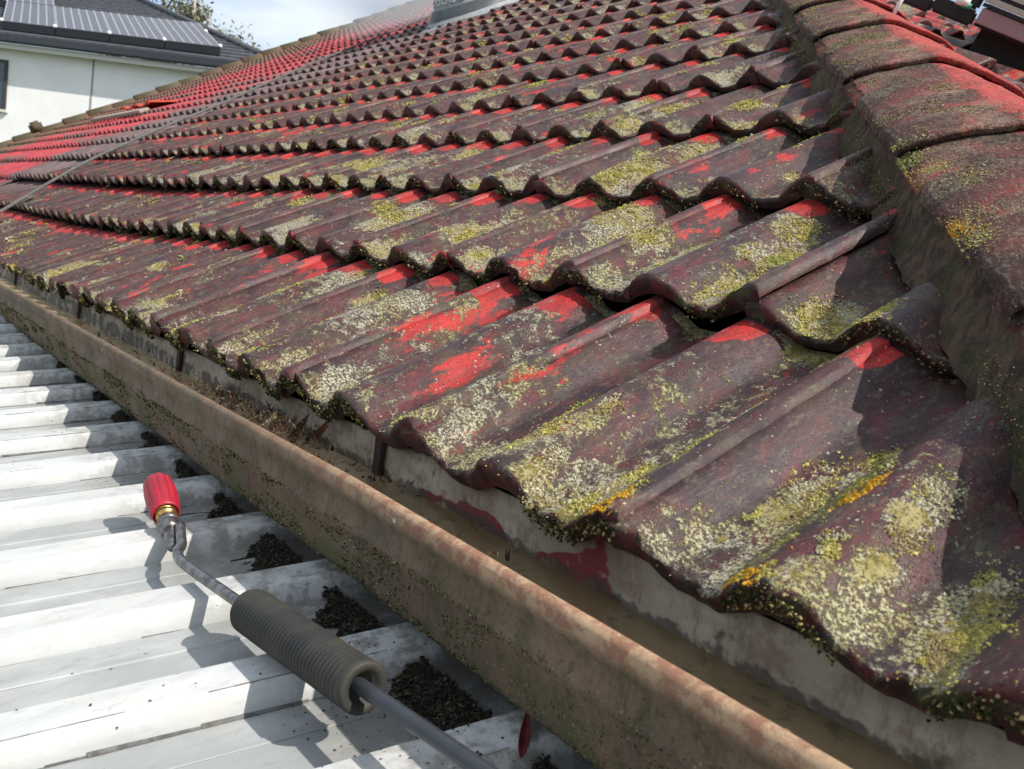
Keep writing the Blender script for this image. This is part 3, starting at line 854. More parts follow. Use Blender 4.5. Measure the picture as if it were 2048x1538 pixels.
# front: from the inner foot over the rolled lip and down the ogee face
bead = [(-0.080 + 0.0075 * math.cos(a), -0.079 + 0.0075 * math.sin(a)) for a in np.linspace(R(-20), R(200), 12)]
front = [(-0.064, -0.172), (-0.0665, -0.140), (-0.069, -0.100), (-0.0715, -0.0835)] + bead + \
        [(-0.0875, -0.083), (-0.0862, -0.090), (-0.0835, -0.095), (-0.0815, -0.100), (-0.0812, -0.112), (-0.0838, -0.117), (-0.0838, -0.121), (-0.0800, -0.128), (-0.0755, -0.142), (-0.0725, -0.158), (-0.0700, -0.170), (-0.0665, -0.1765), (-0.060, -0.1785)]
g_front = extrude(front, 'gutter', MT_GUT, house, smooth=True)
g_front['label'] = 'long mossy rust brown gutter with a rolled lip'
extrude([(-0.060, -0.1785), (0.0125, -0.1785)], 'gutter_base', MT_GUT, house)
extrude([(-0.066, -0.150), (-0.060, -0.160), (-0.02, -0.163), (0.006, -0.160), (0.0105, -0.15), (0.0125, -0.056), (0.0155, -0.055), (0.0165, -0.16)], 'gutter_back', MT_GIN, house)
# stop end far away
link('gutter_stop_end', MB().box(VERGE_X - .003, -.085, -.40, VERGE_X, .05, -.27).mesh('gutter_stop_end', MT_GUT), house)
MT_BRK = simple('dark_rust_strap', (0.060, 0.030, 0.028), 0.75, vary=.4, bump=.4)
for x in (-0.405, -1.14, -1.95, -2.9, -4.2):
    mb = MB(); mb.tube([(x, 0.044, gz(x) - 0.060), (x, 0.0435, gz(x) - 0.09), (x, 0.043, gz(x) - 0.150)], .001, 4)
    mb = MB(); mb.box(x - .009, 0.0045, gz(x) - .150, x + .009, 0.0100, gz(x) - .050)
    link('gutter_bracket', mb.mesh('gutter_bracket', MT_BRK, False, .0015), house)

# crumbs of moss and lichen on the gutter's face
P_, S_, K_ = [], [], []
fp = front[-8:]
for i in range(26000):
    x = 0.5 - 3.6 * random.random() ** 1.6; q = random.random() * (len(fp) - 1.001); a = int(q); t = q - a
    if fbm(x * 20, q * 1.1, 3.0, 3) < .50: continue
    y = fp[a][0] * (1 - t) + fp[a + 1][0] * t; z = fp[a][1] * (1 - t) + fp[a + 1][1] * t
    dd = abs(x - .47) + .45
    P_.append((x, y - .0003, z + gz(x))); S_.append(random.uniform(.0004, .0010) * (.7 + .5 * dd)); K_.append(random.choice('mmmbbw' if vn(x * 9, q, 1.) < .6 else 'mmmgb'))
K_ = np.array(K_); Kc = np.zeros((len(K_), 3))
for kd in 'ygwobm':
    mk = K_ == kd
    if mk.any(): Kc[mk] = pal(int(mk.sum()), kd) * .75
crumbs('grime', P_, S_, Kc, MT_LICH, flat=0.8, up=(0, -1, 0), kind='stuff', label='specks of moss and grime on the front of the old gutter', cat='grime')

# water standing in the gutter
def water_mat():
    M = Mat('muddy_gutter_water'); v = M.co(); x, y, z = M.sep(v)
    c = M.mix(M.ramp(M.noise(M.mapc(v, (.6, 1.6, 1)), 14, 4), .35, .65), (0.62, 0.46, 0.27), (0.42, 0.31, 0.16))
    c = M.mix(M.ramp(x, -0.60, -0.3, 0, .9), c, (0.15, 0.11, 0.055))  # far stretch stays bright tan: sunlight on the water put into the colour
    c = M.mix(M.ramp(M.noise(v, 45, 4, .7), .54, .66, 0, .7), c, (0.09, 0.07, 0.04))
    M.color(c); M.rough(.16); M.b.inputs['Specular IOR Level'].default_value = .5
    M.bump(M.noise(v, 60, 3), .15, .001)
    return M.m
MT_WATER = water_mat()
ys = np.linspace(-0.0695, 0.0118, 8)
X, Y = np.meshgrid(gxs, ys, indexing='ij')
Z = -0.0975 + np.vectorize(gz)(X)
link('gutter_water', mesh_np('gutter_water', np.stack([X, Y, Z], 2).reshape(-1, 3), gridfaces(*X.shape, flip=True), True, MT_WATER), None, kind='structure')

# ------------------------------------------------------------------ leaf litter in the gutter
def leaf_v(L, wd, curl):
    n = 6; vs = []
    for i in range(n + 1):
        t = i / n; ww = wd * math.sin(math.pi * min(1, t * .96 + .02)) ** .8
        z = curl * (t - .5) ** 2 * L * 2
        vs += [(t * L, -ww / 2, z + ww * .2), (t * L, 0, z), (t * L, ww / 2, z + ww * .2)]
    fs = []
    for i in range(n):
        a = i * 3
        fs += [(a, a + 3, a + 4, a + 1), (a + 1, a + 4, a + 5, a + 2)]
    return vs, fs
def litter(name, spots, mat_cols, **k):
    vs = []; fs = []; cs = []
    for (x, y, z, L, wd, curl, M3, c) in spots:
        v, f = leaf_v(L, wd, curl); o = len(vs)
        vs += [tuple(M3 @ Vector(q) + Vector((x, y, z))) for q in v]; fs += [tuple(i + o for i in q) for q in f]; cs += [(*c, 1)] * len(v)
    me = bpy.data.meshes.new(name); me.from_pydata(vs, [], fs)
    a = me.attributes.new('gcol', 'FLOAT_COLOR', 'POINT'); a.data.foreach_set('color', np.array(cs, np.float32).ravel())
    me.materials.append(MT_LICH); me.update()
    return link(name, me, None, **k)
sp = []
for i in range(900):
    x = random.choice([random.gauss(-0.80, .07), random.gauss(-0.57, .05), random.gauss(-0.67, .12), random.uniform(-1.9, -.1)])
    y = random.triangular(-0.062, 0.008, -0.045); z = -0.093 + gz(x) + abs(random.gauss(0, .006))
    if -0.9 < x < -0.5: z += random.uniform(0, .018)
    L = random.uniform(.004, .015); c = random.choice([(0.035, .022, .016), (0.09, .055, .03), (.05, .035, .02), (.16, .11, .06), (.03, .02, .015), (.10, .04, .025)])
    sp.append((x, y, z, L, random.choice([.0010, .0014, .0034]), random.uniform(-1, 2), Euler((random.uniform(-.35, .35), random.uniform(-.12, .12), random.uniform(0, 6.28))).to_matrix(), c))
litter('leaf_litter', sp, None, kind='stuff', label='wet dark leaves and twigs lying in the gutter water', cat='leaves')
# curled bark leaf in the gutter
for (x, y, c, lab, L) in ((-0.535, -0.012, (.17, .055, .03), 'curled rust brown leaf in the gutter beside the dark twigs', .026), (-0.60, -0.052, (.50, .42, .33), 'small pale curled leaf on the gutter lip between two dark leaf clumps', .022), (-0.575, -0.02, (.06, .035, .022), 'arched dark brown leaf in the gutter behind the rust brown one', .024)):
    vs, fs = leaf_v(L, L * .36, 2.2)
    me = bpy.data.meshes.new('leaf'); me.from_pydata(vs, [], fs); me.update()
    o = link('leaf', me, None, simple('dry_leaf', c, .7, vary=.4, scale=60), label=lab, cat='leaf')
    sm = o.modifiers.new('solid', 'SOLIDIFY'); sm.thickness = .0008
    o.location = (x, y, -0.092 + gz(x) + .004); o.rotation_euler = (R(35), R(-8), R(150))

# ------------------------------------------------------------------ corrugated lean-to roof below
SY, SX = math.cos(R(9)), math.sin(R(9)); SLP = R(8.3)
IRD = Vector((SX * math.cos(SLP), SY * math.cos(SLP), math.sin(SLP)))     # along the ribs, up the slope
IRX = Vector((1, 0, 0))
IRN = IRX.cross(IRD).normalized()
IRO = Vector((0, -0.062, -0.203))
PER = 0.181
# one period measured towards +x: (u, height below crown)
RH = -0.0235
PROF = [(0.0, RH), (0.0125, -0.0015), (0.0145, 0.0), (0.0555, 0.0), (0.0575, -0.0012), (0.0695, RH), (0.1070, RH + .0004), (0.1085, RH + .0018), (0.1155, RH + .0018), (0.1170, RH + .0004), (0.181, RH)]
PH0 = -0.2525
def iron_mat():
    M = Mat('weathered_zinc_sheet'); v = M.co(); x, y, z = M.sep(v)
    ln = M.mapc(v, (7, 1.0, 7), rot=(0, 0, R(9)))
    c = M.mix(M.ramp(M.noise(ln, 4, 5, .6), .35, .68), (0.58, 0.59, 0.585), (0.47, 0.485, 0.485))
    c = M.mix(M.ramp(M.noise(v, 20, 5, .65), .46, .70, 0, .7), c, (0.52, 0.50, 0.45))
    c = M.mix(M.ramp(M.noise(M.mapc(v, (1, .25, 1), rot=(0, 0, R(9))), 90, 5, .7), .52, .66, 0, .55), c, (0.40, 0.405, 0.40))
    c = M.mix(M.ramp(M.noise(v, 7, 5, .6), .52, .66, 0, .5), c, (0.44, 0.43, 0.40))
    a = M.attr('pan').outputs['Fac']
    c = M.mix(M.math('MULTIPLY', a, M.ramp(M.noise(M.mapc(v, (3, 1, 3)), 8, 4), .3, .65, .55, .95)), c, (0.30, 0.315, 0.31))
    c = M.mix(M.math('MULTIPLY', a, M.ramp(M.noise(M.mapc(v, (3, 1, 3)), 30, 4, .7), .55, .7, 0, .5)), c, (0.27, 0.25, 0.23))
    dz = M.attr('dirt').outputs['Fac']
    c = M.mix(M.math('MULTIPLY', dz, M.ramp(M.math('ADD', M.noise(v, 38, 6, .75), M.math('MULTIPLY', a, .10)), .44, .62, 0, .85)), c, (0.16, 0.145, 0.125))
    c = M.mix(M.ramp(M.noise(v, 130, 5, .8), .60, .70, 0, .6), c, (0.25, 0.235, 0.21))
    cr = M.attr('crease').outputs['Fac']
    c = M.mix(M.math('MULTIPLY', cr, M.ramp(M.noise(v, 120, 3, .7), .35, .6, .25, 1)), c, (0.10, 0.095, 0.085))
    vo = M.voro(v, 60)
    dots = M.math('MULTIPLY', M.math('LESS_THAN', vo.outputs['Distance'], .11), M.math('GREATER_THAN', M.sep(vo.outputs['Color'])[1], .93))
    c = M.mix(M.math('MULTIPLY', dots, .85), c, (0.12, 0.10, 0.08))
    M.color(c); M.rough(M.ramp(M.noise(v, 16, 4), .3, .7, .45, .7)); M.b.inputs['Specular IOR Level'].default_value = .35
    M.bump(M.math('ADD', M.noise(v, 150, 4, .6), M.math('MULTIPLY', M.noise(ln, 5, 3), 1.5)), .18, .0012)
    return M.m
MT_IRON = iron_mat()
lean = empty('lean_to_roof', IRO, label='lean-to roof of pale zinc sheets with wide ribs running up to the gutter', cat='metal roof')
NPER = 4
ALONG = [-3.6, -2.4, -1.6, -1.0, -.7, -.5, -.35, -.25, -.15, -.05, .05, .2, .62]
for sh in range(-15, 2):
    us = []; hs = []; pan = []; cre = []
    for q in range(NPER):
        for i, (u, h) in enumerate(PROF[:-1] if q < NPER - 1 else PROF):
            us.append(PH0 + PER * (sh * NPER + q) + u); hs.append(h)
            pan.append(1.0 if (u >= 0.0695 or u < 0.004) else 0.0)
            cre.append(0.0)
    us[0] -= 0.0; hs = np.array(hs)
    U, T = np.meshgrid(us, ALONG, indexing='ij')
    # dirt lines need narrow bands: insert close neighbours
    H = np.repeat(hs[:, None], len(ALONG), 1) + 0.0015 * (fbm(U * 3, T * 2, sh * 1.0, 2) - .5) + (0.0008 if sh % 2 else 0)
    V = U[..., None] * np.array(IRX) + T[..., None] * np.array(IRD) + H[..., None] * np.array(IRN)
    me = mesh_np('roof_sheet', V.reshape(-1, 3), gridfaces(*U.shape, flip=False), False, MT_IRON,
                 {'pan': ('FLOAT', np.repeat(np.array(pan)[:, None], len(ALONG), 1)), 'dirt': ('FLOAT', ss(-.16, -.01, T)), 'crease': ('FLOAT', np.repeat(np.array(cre)[:, None], len(ALONG), 1) * 0.0)})
    o = link('roof_sheet', me, lean)
    sm = o.modifiers.new('thick', 'SOLIDIFY'); sm.thickness = .0006; sm.offset = -1
# dirt threads lying in the foot of each rib (thin, irregular)
MT_GRIME = simple('dark_grime', (0.16, 0.155, 0.145), .95, vary=.5, scale=80)
def iron_pt(u, t, h=0.0): return IRO + IRX * u + IRD * t + IRN * h
def iron_h(u):
    ph = (u - PH0) % PER
    for (a, ha), (b, hb) in zip(PROF[:-1], PROF[1:]):
        if a <= ph <= b: return ha + (hb - ha) * (ph - a) / max(b - a, 1e-9)
    return 0
mb = MB()
for q in range(-24, 5):
    for (uo, wd, pr) in ((0.0700, .0010, .97), (0.0565, .0004, .8), (0.1170, .0004, .8), (0.0700, .0016, .3)):
        u = PH0 + PER * q + uo; t = -1.6
        while t < -0.02:
            L = random.uniform(.02, .12)
            if random.random() < pr:
                ww = wd * random.uniform(.35, 1.2); h = iron_h(u) + .0006
                p = [iron_pt(u - ww, t, iron_h(u - ww) + .0007), iron_pt(u + ww, t, iron_h(u + ww) + .0007), iron_pt(u + ww * .8, t + L, iron_h(u + ww * .8) + .0007), iron_pt(u - ww * .6, t + L, iron_h(u - ww * .6) + .0007)]
                mb.add(p, [(0, 1, 2, 3)])
            t += L
o = link('grime', mb.mesh('grime', MT_GRIME), None, kind='stuff', label='thin lines of dark grime in the folds of the zinc sheets', cat='dirt')

# piles of wet debris in the pans, against the gutter
MT_DEBRIS = gran_material('wet_debris', None)
names = ['nearest the bottom edge of the photo', 'beside the rear end of the ribbed grip', 'beside the front end of the ribbed grip', 'beside the bend of the spray lance', 'just behind the red nozzle', 'one pan beyond the red nozzle', 'two pans beyond the red nozzle', 'third pan beyond the red nozzle', 'fourth pan beyond the red nozzle', 'fifth pan beyond the red nozzle', 'sixth pan beyond the red nozzle']
sizes = [.075, .070, .060, .060, .045, .04, .035, .03, .028, .025, .025]
for q, (nm, sz) in enumerate(zip(names, sizes)):
    uc = PH0 + PER * (1 - q) + 0.125
    P_, S_, Cl = [], [], []
    n = int(11000 * (1.0 if q < 4 else .4))
    base = []
    for i in range(n):
        b = random.random() ** .8; t = -sz * (1 - b) * random.uniform(.6, 1.15) + 0.01
        u = uc + (random.random() - .5) * 0.112
        lim = -sz * (0.15 + 1.15 * vn(u * 48, q * 3.7, 2.0) + 0.35 * (vn(u * 210, q, 5.0) - .5)) * (1.0 - 0.45 * abs((u - uc - .02) / .056))
        if t < lim + .01: continue
        hh = iron_h(u) + 0.012 * ss(lim, 0.0, t) * (random.random() * .4 + .6 * vn(u * 90, t * 90, 3.0))
        if t > -0.03: hh += .008 * random.random()
        P_.append(iron_pt(u, t, float(hh))); S_.append(random.uniform(.0004, .0019) * (1.0 if random.random() < .9 else 1.8))
        Cl.append(random.choice([(.022, .020, .018), (.030, .024, .020), (.045, .036, .026), (.016, .016, .018), (.035, .036, .018), (.09, .07, .05)]))
    for i in range(260 if q < 5 else 90):
        u = uc + random.gauss(0, .04); t = -abs(random.gauss(0, sz * .75))
        P_.append(iron_pt(u, t, float(iron_h(u)) + .0004)); S_.append(random.uniform(.0003, .0012)); Cl.append((.05, .042, .032))
    crumbs('debris_pile', P_, S_, np.array(Cl), MT_DEBRIS, flat=.6, up=tuple(IRN), label='black debris pile under the gutter, ' + nm, cat='debris', group='debris piles under the gutter')

# twigs, a red leaf and a dry clump
MT_TWIG = simple('wet_twig', (.045, .036, .030), .7, vary=.4)
def twig(px, lab, pts, r=.0012, cat='twig', mat=None):
    o = link('twig', MB().tube(pts, [r * (1 - .5 * i / (len(pts) - 1)) for i in range(len(pts))], 6).mesh('twig', mat or MT_TWIG, True), None, label=lab, cat=cat); return o

def ip(u, t, h=0.001): return iron_pt(u, t, iron_h(u) + h)
twig('t', 'dark tapering twig on the zinc roof beside the bend of the spray lance', [ip(-.508, -.052), ip(-.512, -.03), ip(-.518, -.008), ip(-.522, .012)], .0028)
twig('t', 'long thin black twig lying from the red nozzle towards the gutter', [ip(-.690, -.075), ip(-.693, -.045), ip(-.684, -.02), ip(-.682, .0)], .0016)
twig('t', 'thin dark stalk in the pan to the right of the ribbed grip', [ip(-.132, -.020), ip(-.124, -.008), ip(-.118, .004)], .0009)
def clump(name, u, t, sx, sy, sz, n, lab, cols):
    P_, S_, Cl = [], [], []
    for i in range(n):
        a, b = random.gauss(0, .45), random.gauss(0, .45)
        r2 = max(0, 1 - a * a - b * b)
        P_.append(iron_pt(u + a * sx, t + b * sy, iron_h(u + a * sx) + random.random() * sz * r2)); S_.append(random.uniform(.0008, .002)); Cl.append(random.choice(cols))
    crumbs(name, P_, S_, np.array(Cl), MT_DEBRIS, flat=.8, up=tuple(IRN), label=lab, cat='debris')
clump('debris_clump', -.134, -.024, .006, .011, .007, 260, 'small round clump of dry debris alone right of the grip', [(.07, .055, .045), (.11, .09, .075), (.045, .04, .035)])
clump('debris_clump', -.497, -.038, .003, .007, .003, 70, 'tiny grey green crumb of debris beside the twig near the lance bend', [(.10, .12, .10), (.16, .17, .15)])
# loose specks scattered over the sheets
P_, S_, Cl = [], [], []
for i in range(420):
    u = random.uniform(-1.6, .15); t = -0.02 - abs(random.gauss(0, .12))
    P_.append(ip(u, t, .0005)); S_.append(random.uniform(.0005, .0016)); Cl.append((.05, .045, .04))
crumbs('grit', P_, S_, np.array(Cl), MT_DEBRIS, flat=.6, up=tuple(IRN), kind='stuff', label='scattered grit on the zinc sheets near the gutter', cat='grit')
# red long leaf
vs, fs = leaf_v(.058, .0085, .25)
me = bpy.data.meshes.new('leaf'); me.from_pydata(vs, [], fs); me.update()
o = link('leaf', me, None, simple('red_leaf', (.17, .022, .022), .6, vary=.6, scale=50), label='narrow dark red pointed leaf on the zinc rib at the bottom edge', cat='leaf')
o.modifiers.new('solid', 'SOLIDIFY').thickness = .0008
pa, pb = Vector(iron_pt(-.040, .020, .005)), Vector(iron_pt(.004, -.016, .001))
dx = (pb - pa).normalized()
Mx = Matrix((( dx.x, 0, 0, 0), (dx.y, 0, 0, 0), (dx.z, 0, 0, 0), (0, 0, 0, 1)))
yv = IRN.cross(dx).normalized(); zv = dx.cross(yv)
o.matrix_world = Matrix(((dx.x, yv.x, zv.x, pa.x), (dx.y, yv.y, zv.y, pa.y), (dx.z, yv.z, zv.z, pa.z), (0, 0, 0, 1)))

# ------------------------------------------------------------------ spray lance
lance = empty('spray_lance', (-0.2879, -0.177, -0.1909), label='pressure washer lance with red nozzle and ribbed grey grip, lying on zinc', cat='spray lance')
def lpart(name, mb, mat, **k):
    bev = k.pop('bevel', 0)
    me = mb.mesh(name, mat, k.pop('smooth', True), bev); me.transform(Matrix.Translation(-lance.location)); return link(name, me, lance, **k)
MT_GUARD = simple('red_plastic_guard', (0.36, 0.012, 0.030), 0.5, vary=.25, scale=40, bump=.15, bscale=120, spec=.5)
MT_BRASS = simple('worn_brass', (0.62, 0.40, 0.14), 0.32, metal=.9, vary=.35, scale=120)
MT_STEEL = simple('stained_steel', (0.26, 0.25, 0.25), 0.34, metal=.8, vary=.55, scale=90, bump=.2, bscale=150)
MT_STEELD = simple('dark_steel', (0.060, 0.066, 0.076), 0.34, metal=.3, vary=.25, scale=25, bump=.05)
MT_GRIP = Mat('ribbed_grey_rubber'); gv = MT_GRIP.co()
MT_GRIP.color(MT_GRIP.mix(MT_GRIP.ramp(MT_GRIP.noise(gv, 30, 4), .35, .65), (0.046, 0.042, 0.034), (0.028, 0.028, 0.027))); MT_GRIP.rough(.6); MT_GRIP.bump(MT_GRIP.noise(gv, 400, 3), .3, .0005); MT_GRIP = MT_GRIP.m
tip, base = Vector((-0.668, -0.1545, -0.1780)), Vector((-0.5909, -0.1624, -0.2016))
TL, TR = 1.16, 0.90
ax = (base - tip).normalized()
def lathe(p0, axis, prof_, seg=32):
    axis = Vector(axis).normalized(); a = axis.cross(Vector((0, 0, 1))).normalized(); b = axis.cross(a); vs = []
    for (t, r) in prof_:
        if p0 is tip: t, r = t * TL, r * TR
        for k in range(seg):
            an = 2 * math.pi * k / seg
            vs.append(Vector(p0) + axis * t + (a * math.cos(an) + b * math.sin(an)) * r)
    fs = []
    for i in range(len(prof_) - 1):
        for k in range(seg): fs.append((i * seg + k, i * seg + (k + 1) % seg, (i + 1) * seg + (k + 1) % seg, (i + 1) * seg + k))
    fs.append(tuple(range(seg))); fs.append(tuple((len(prof_) - 1) * seg + k for k in range(seg)))
    mb = MB(); mb.add(vs, fs); return mb
L_ = (base - tip).length
# guard: open-ended cup with a slightly chipped rim
def guard():
    seg = 88; axis = ax; a = axis.cross(Vector((0, 0, 1))).normalized(); b = axis.cross(a)
    prof_ = [(.012, .0155), (.001, .0165), (-.002, .0178), (.0, .0194), (.004, .0203), (.016, .0216), (.030, .0216), (.044, .0204), (.054, .0190), (.0575, .0180), (.0575, .0160), (.050, .0150)]
    vs = []
    for i, (t, r) in enumerate(prof_):
        t, r = t * TL, r * TR
        for k in range(seg):
            an = 2 * math.pi * k / seg
            tt = t + (0.0022 * (float(vn(k * .8, 3.0, 1.0)) - .3) if i in (1, 2, 3) else 0); rr = r - .0016 * max(0, math.sin(an * 9)) ** 2 * (2 < i < 8)
            vs.append(tip + axis * tt + (a * math.cos(an) + b * math.sin(an)) * rr)
    fs = []
    for i in range(len(prof_) - 1):
        for k in range(seg): fs.append((i * seg + k, i * seg + (k + 1) % seg, (i + 1) * seg + (k + 1) % seg, (i + 1) * seg + k))
    fs.append(tuple(range(seg)))
    mb = MB(); mb.add(vs, fs); return mb
lpart('nozzle_guard', guard(), MT_GUARD)
lpart('brass_fitting', lathe(tip, ax, [(.040, .0145), (.050, .0150), (.0560, .0148), (.0565, .0125), (.059, .0120), (.0595, .0138), (.063, .0138), (.0635, .0112), (.067, .0112), (.068, .0122), (.071, .0118)]), MT_BRASS)
lpart('steel_collar', lathe(tip, ax, [(.068, .0128), (.0715, .0142), (.074, .0142), (.0745, .0128), (.077, .0128), (.0775, .0140), (.081, .0140), (.083, .0125), (.088, .0118)]), MT_STEEL)
stub0 = tip + ax * .085 * TL
lpart('nozzle_stub', MB().tube([stub0, stub0 * .5 + Vector((-0.5270, -0.1750, -0.2120)) * .5, Vector((-0.5270, -0.1750, -0.2120))], [.0085, .0075, .0055], 20), MT_STEEL)
def smooth_path(pts, n=8):
    pts = [Vector(p) for p in pts]; o = []
    P = [pts[0] * 2 - pts[1]] + pts + [pts[-1] * 2 - pts[-2]]
    for i in range(1, len(P) - 2):
        for q in range(n):
            t = q / n
            a, b, c, d = P[i - 1], P[i], P[i + 1], P[i + 2]
            o.append(.5 * ((2 * b) + (c - a) * t + (2 * a - 5 * b + 4 * c - d) * t * t + (3 * b - a - 3 * c + d) * t ** 3))
    o.append(pts[-1]); return o
g0, g1 = Vector((-0.3030, -0.1712, -0.1965)), Vector((-0.1000, -0.1580, -0.1810))
lpart('wand', MB().tube(smooth_path([(-0.5640, -0.1560, -0.1990), (-0.5350, -0.1640, -0.2015), (-0.5109, -0.1705, -0.2035), (-0.4990, -0.1775, -0.2060), (-0.4830, -0.1815, -0.2075), (-0.4521, -0.1812, -0.2070), (-0.38, -0.1765, -0.2020), g0 + (g1 - g0) * .03]), .0058, 18), MT_STEEL)
gd = (g1 - g0); GL = gd.length; gd.normalize()
pr = [(0.0, .0100), (0.0002, .0150), (.002, .0178)]
t = .004; nr = 34; step = (GL - .016) / nr
for i in range(nr):
    pr += [(t, .0180), (t + step * .25, .0190), (t + step * .62, .0190), (t + step * .86, .0180)]; t += step
pr += [(GL - .010, .0184), (GL - .006, .0190), (GL - .001, .0186), (GL, .0170), (GL - .001, .0120), (GL - .010, .0112), (GL - .011, .005)]
pr = [(a, b * 1.14) for a, b in pr]
lpart('grip', lathe(g0, gd, pr, 48), MT_GRIP)
r1, r2 = g1 + gd * .09, g1 + gd * .18
lpart('lance_tube', MB().tube(smooth_path([g0 + gd * (GL * .5), g1 - gd * .01, g1 + gd * .03, r1, r2, g1 + gd * .42]), .0064, 22), MT_STEELD)

# fallen tan leaf at the bottom edge, touching the tube
vs, fs = leaf_v(.034, .016, 1.2)
me = bpy.data.meshes.new('leaf'); me.from_pydata(vs, [], fs); me.update()
o = link('leaf', me, None, simple('tan_leaf', (.38, .20, .12), .7, vary=.3, scale=80), label='curled tan leaf on the zinc beside the lance tube at the bottom edge', cat='leaf')
o.modifiers.new('solid', 'SOLIDIFY').thickness = .001
o.matrix_world = Matrix.Translation(Vector(ip(.022, -.085, .006))) @ Euler((R(20), R(-8), R(35))).to_matrix().to_4x4()

# ------------------------------------------------------------------ hose over the roof, vent, side panel
MT_HOSE = simple('grey_hose', (0.12, 0.115, 0.11), .6, vary=.25)
hp = [(-4.40, 0.03), (-4.63, 0.21), (-5.02, 0.55), (-5.26, 0.84), (-5.45, 1.19), (-5.66, 1.48), (-5.82, 1.85), (-6.33, 2.49), (-6.8, 3.2), (-7.1, 3.9), (-7.6, 5.0)]
hpts = smooth_path([roofpt(x, v, 0.012 + .6 * float(sag(x, v))) for x, v in hp], 6)
link('hose', MB().tube(hpts, .0080, 10).mesh('hose', MT_HOSE, True), None, label='grey pressure hose lying across the far part of the red roof', cat='hose')

vent = empty('roof_vent', (-6.12, 3.71, 2.14), label='round dark roof vent with slotted pale throat on the tiles', cat='roof vent')
MT_VD = simple('charcoal_metal', (.075, .085, .095), .5, vary=.2)
MT_VL = simple('pale_vent_metal', (.55, .57, .57), .5, vary=.15)
MT_LEAD = simple('lead_flashing', (.30, .32, .33), .6, vary=.2)
def vpart(name, mb, mat, smooth=True): return link(name, mb.mesh(name, mat, smooth), vent)
fl = MB(); seg = 40
vs = []
for rr_, z0 in ((.345, 0.0), (.36, -.03), (.42, -.045)):
    for k in range(seg):
        a = 2 * math.pi * k / seg; x, y = rr_ * math.cos(a), rr_ * math.sin(a); vs.append((x, y, y * T3 + z0 + .02))
fl.add(vs, [(i * seg + k, i * seg + (k + 1) % seg, (i + 1) * seg + (k + 1) % seg, (i + 1) * seg + k) for i in range(2) for k in range(seg)])
vpart('flashing', fl, MT_LEAD)
def vring(r0, r1, z0, z1):
    mb = MB(); vs = []
    for k in range(seg):
        a = 2 * math.pi * k / seg
        for r, z in ((r0, z0), (r1, z1), (r1 * .95, z1 + .004)):
            vs.append((r * math.cos(a), r * math.sin(a), r * math.sin(a) * T3 + z))
    mb.add(vs, [(k * 3 + q, ((k + 1) % seg) * 3 + q, ((k + 1) % seg) * 3 + q + 1, k * 3 + q + 1) for k in range(seg) for q in (0, 1)]); return mb
vpart('base_collar', vring(.345, .335, -.01, .105), MT_VD)
vpart('throat', vring(.318, .315, .10, .42), MT_LEAD)
for k in range(26):
    a = 2 * math.pi * (k + .3) / 26
    Mx = Matrix.Translation((0, 0, .30 * math.sin(a) * T3)) @ Matrix.Rotation(a, 4, 'Z')
    vpart('louvre', MB().box(.305, -.026, .135, .326, .026, .185, Mx), MT_VL, False)
    vpart('slot', MB().box(.320, -.010, .150, .329, .010, .172, Mx), MT_VD, False)
vpart('cap', MB().tube([(0, 0, .56), (0, 0, .60), (0, 0, .72)], [.40, .42, .2], 40), MT_VD)

def sp_box(name, x0, v0, w0, x1, v1, w1, mat, parent, bev=0.0):
    me = MB().box(x0, v0, w0, x1, v1, w1).mesh(name, mat, False, bev); o = link(name, me, parent); o.matrix_basis = SIDE; return o
spanel = empty('solar_panel', (0, 0, 0), label='raised panel with silver and pinkish edge beyond the hip, top right', cat='solar panel')
MT_PSIDE = simple('edge_with_red_reflection', (.36, .26, .29), .35, metal=.3, vary=.1)  # red reflected from the tiles is put into the edge colour
MT_SILV = simple('silver_frame', (.55, .57, .56), .3, metal=.7, vary=.1)
MT_BLK = simple('black_fitting', (.02, .022, .026), .45)
MT_WHT = simple('white_fitting', (.75, .78, .75), .4)
MT_GRN = simple('green_valve', (.03, .25, .13), .4)
PR = Matrix.Translation((1.466, 1.802, -.014)) @ Matrix.Rotation(math.atan2(-.773, .635), 4, 'Z')
def sp2(name, x0, y0, w0, x1, y1, w1, mat, bev=0.0):
    o = sp_box(name, x0, y0, w0, x1, y1, w1, mat, spanel, bev); o.matrix_basis = SIDE @ PR; return o
sp2('panel_side', 0, 0, .062, 1.3, .9, .098, MT_PSIDE, .002)
sp2('frame', -.004, -.004, .1, 1.31, .9, .108, MT_BLK)
sp2('frame', -.006, -.006, .110, 1.31, .9, .124, MT_SILV, .002)
sp2('frame', -.004, -.004, .126, 1.31, .9, .131, MT_BLK)
sp2('frame', -.006, -.006, .133, 1.31, .9, .15, MT_SILV, .002)
sp2('dark_gap_rail', .02, .10, -.02, 1.3, .14, .054, MT_BLK)  # black rails and back fill the gap, its shade put into the shape
sp2('dark_gap_rail', .1, .70, .0, 1.3, .74, .060, MT_BLK)
sp2('panel_back', .0, .02, .055, 1.3, .9, .061, MT_BLK)
sp2('bracket', -.11, .02, .048, -.006, .12, .085, MT_BLK, .006)
sp2('bracket', -.20, .05, .040, -.112, .12, .075, MT_BLK, .006)
sp2('bracket', -.05, .04, .086, -.01, .12, .16, MT_BLK, .006)
for (nm, mat, x, y, w, r, l) in (('pipe_fitting', MT_WHT, -.062, -.012, .094, .011, .03), ('valve', MT_GRN, -.045, -.012, .088, .008, .02)):
    o = link(nm, MB().tube([(x, y, w), (x + l, y, w)], r, 16).mesh(nm, mat, True), spanel); o.matrix_basis = SIDE @ PR
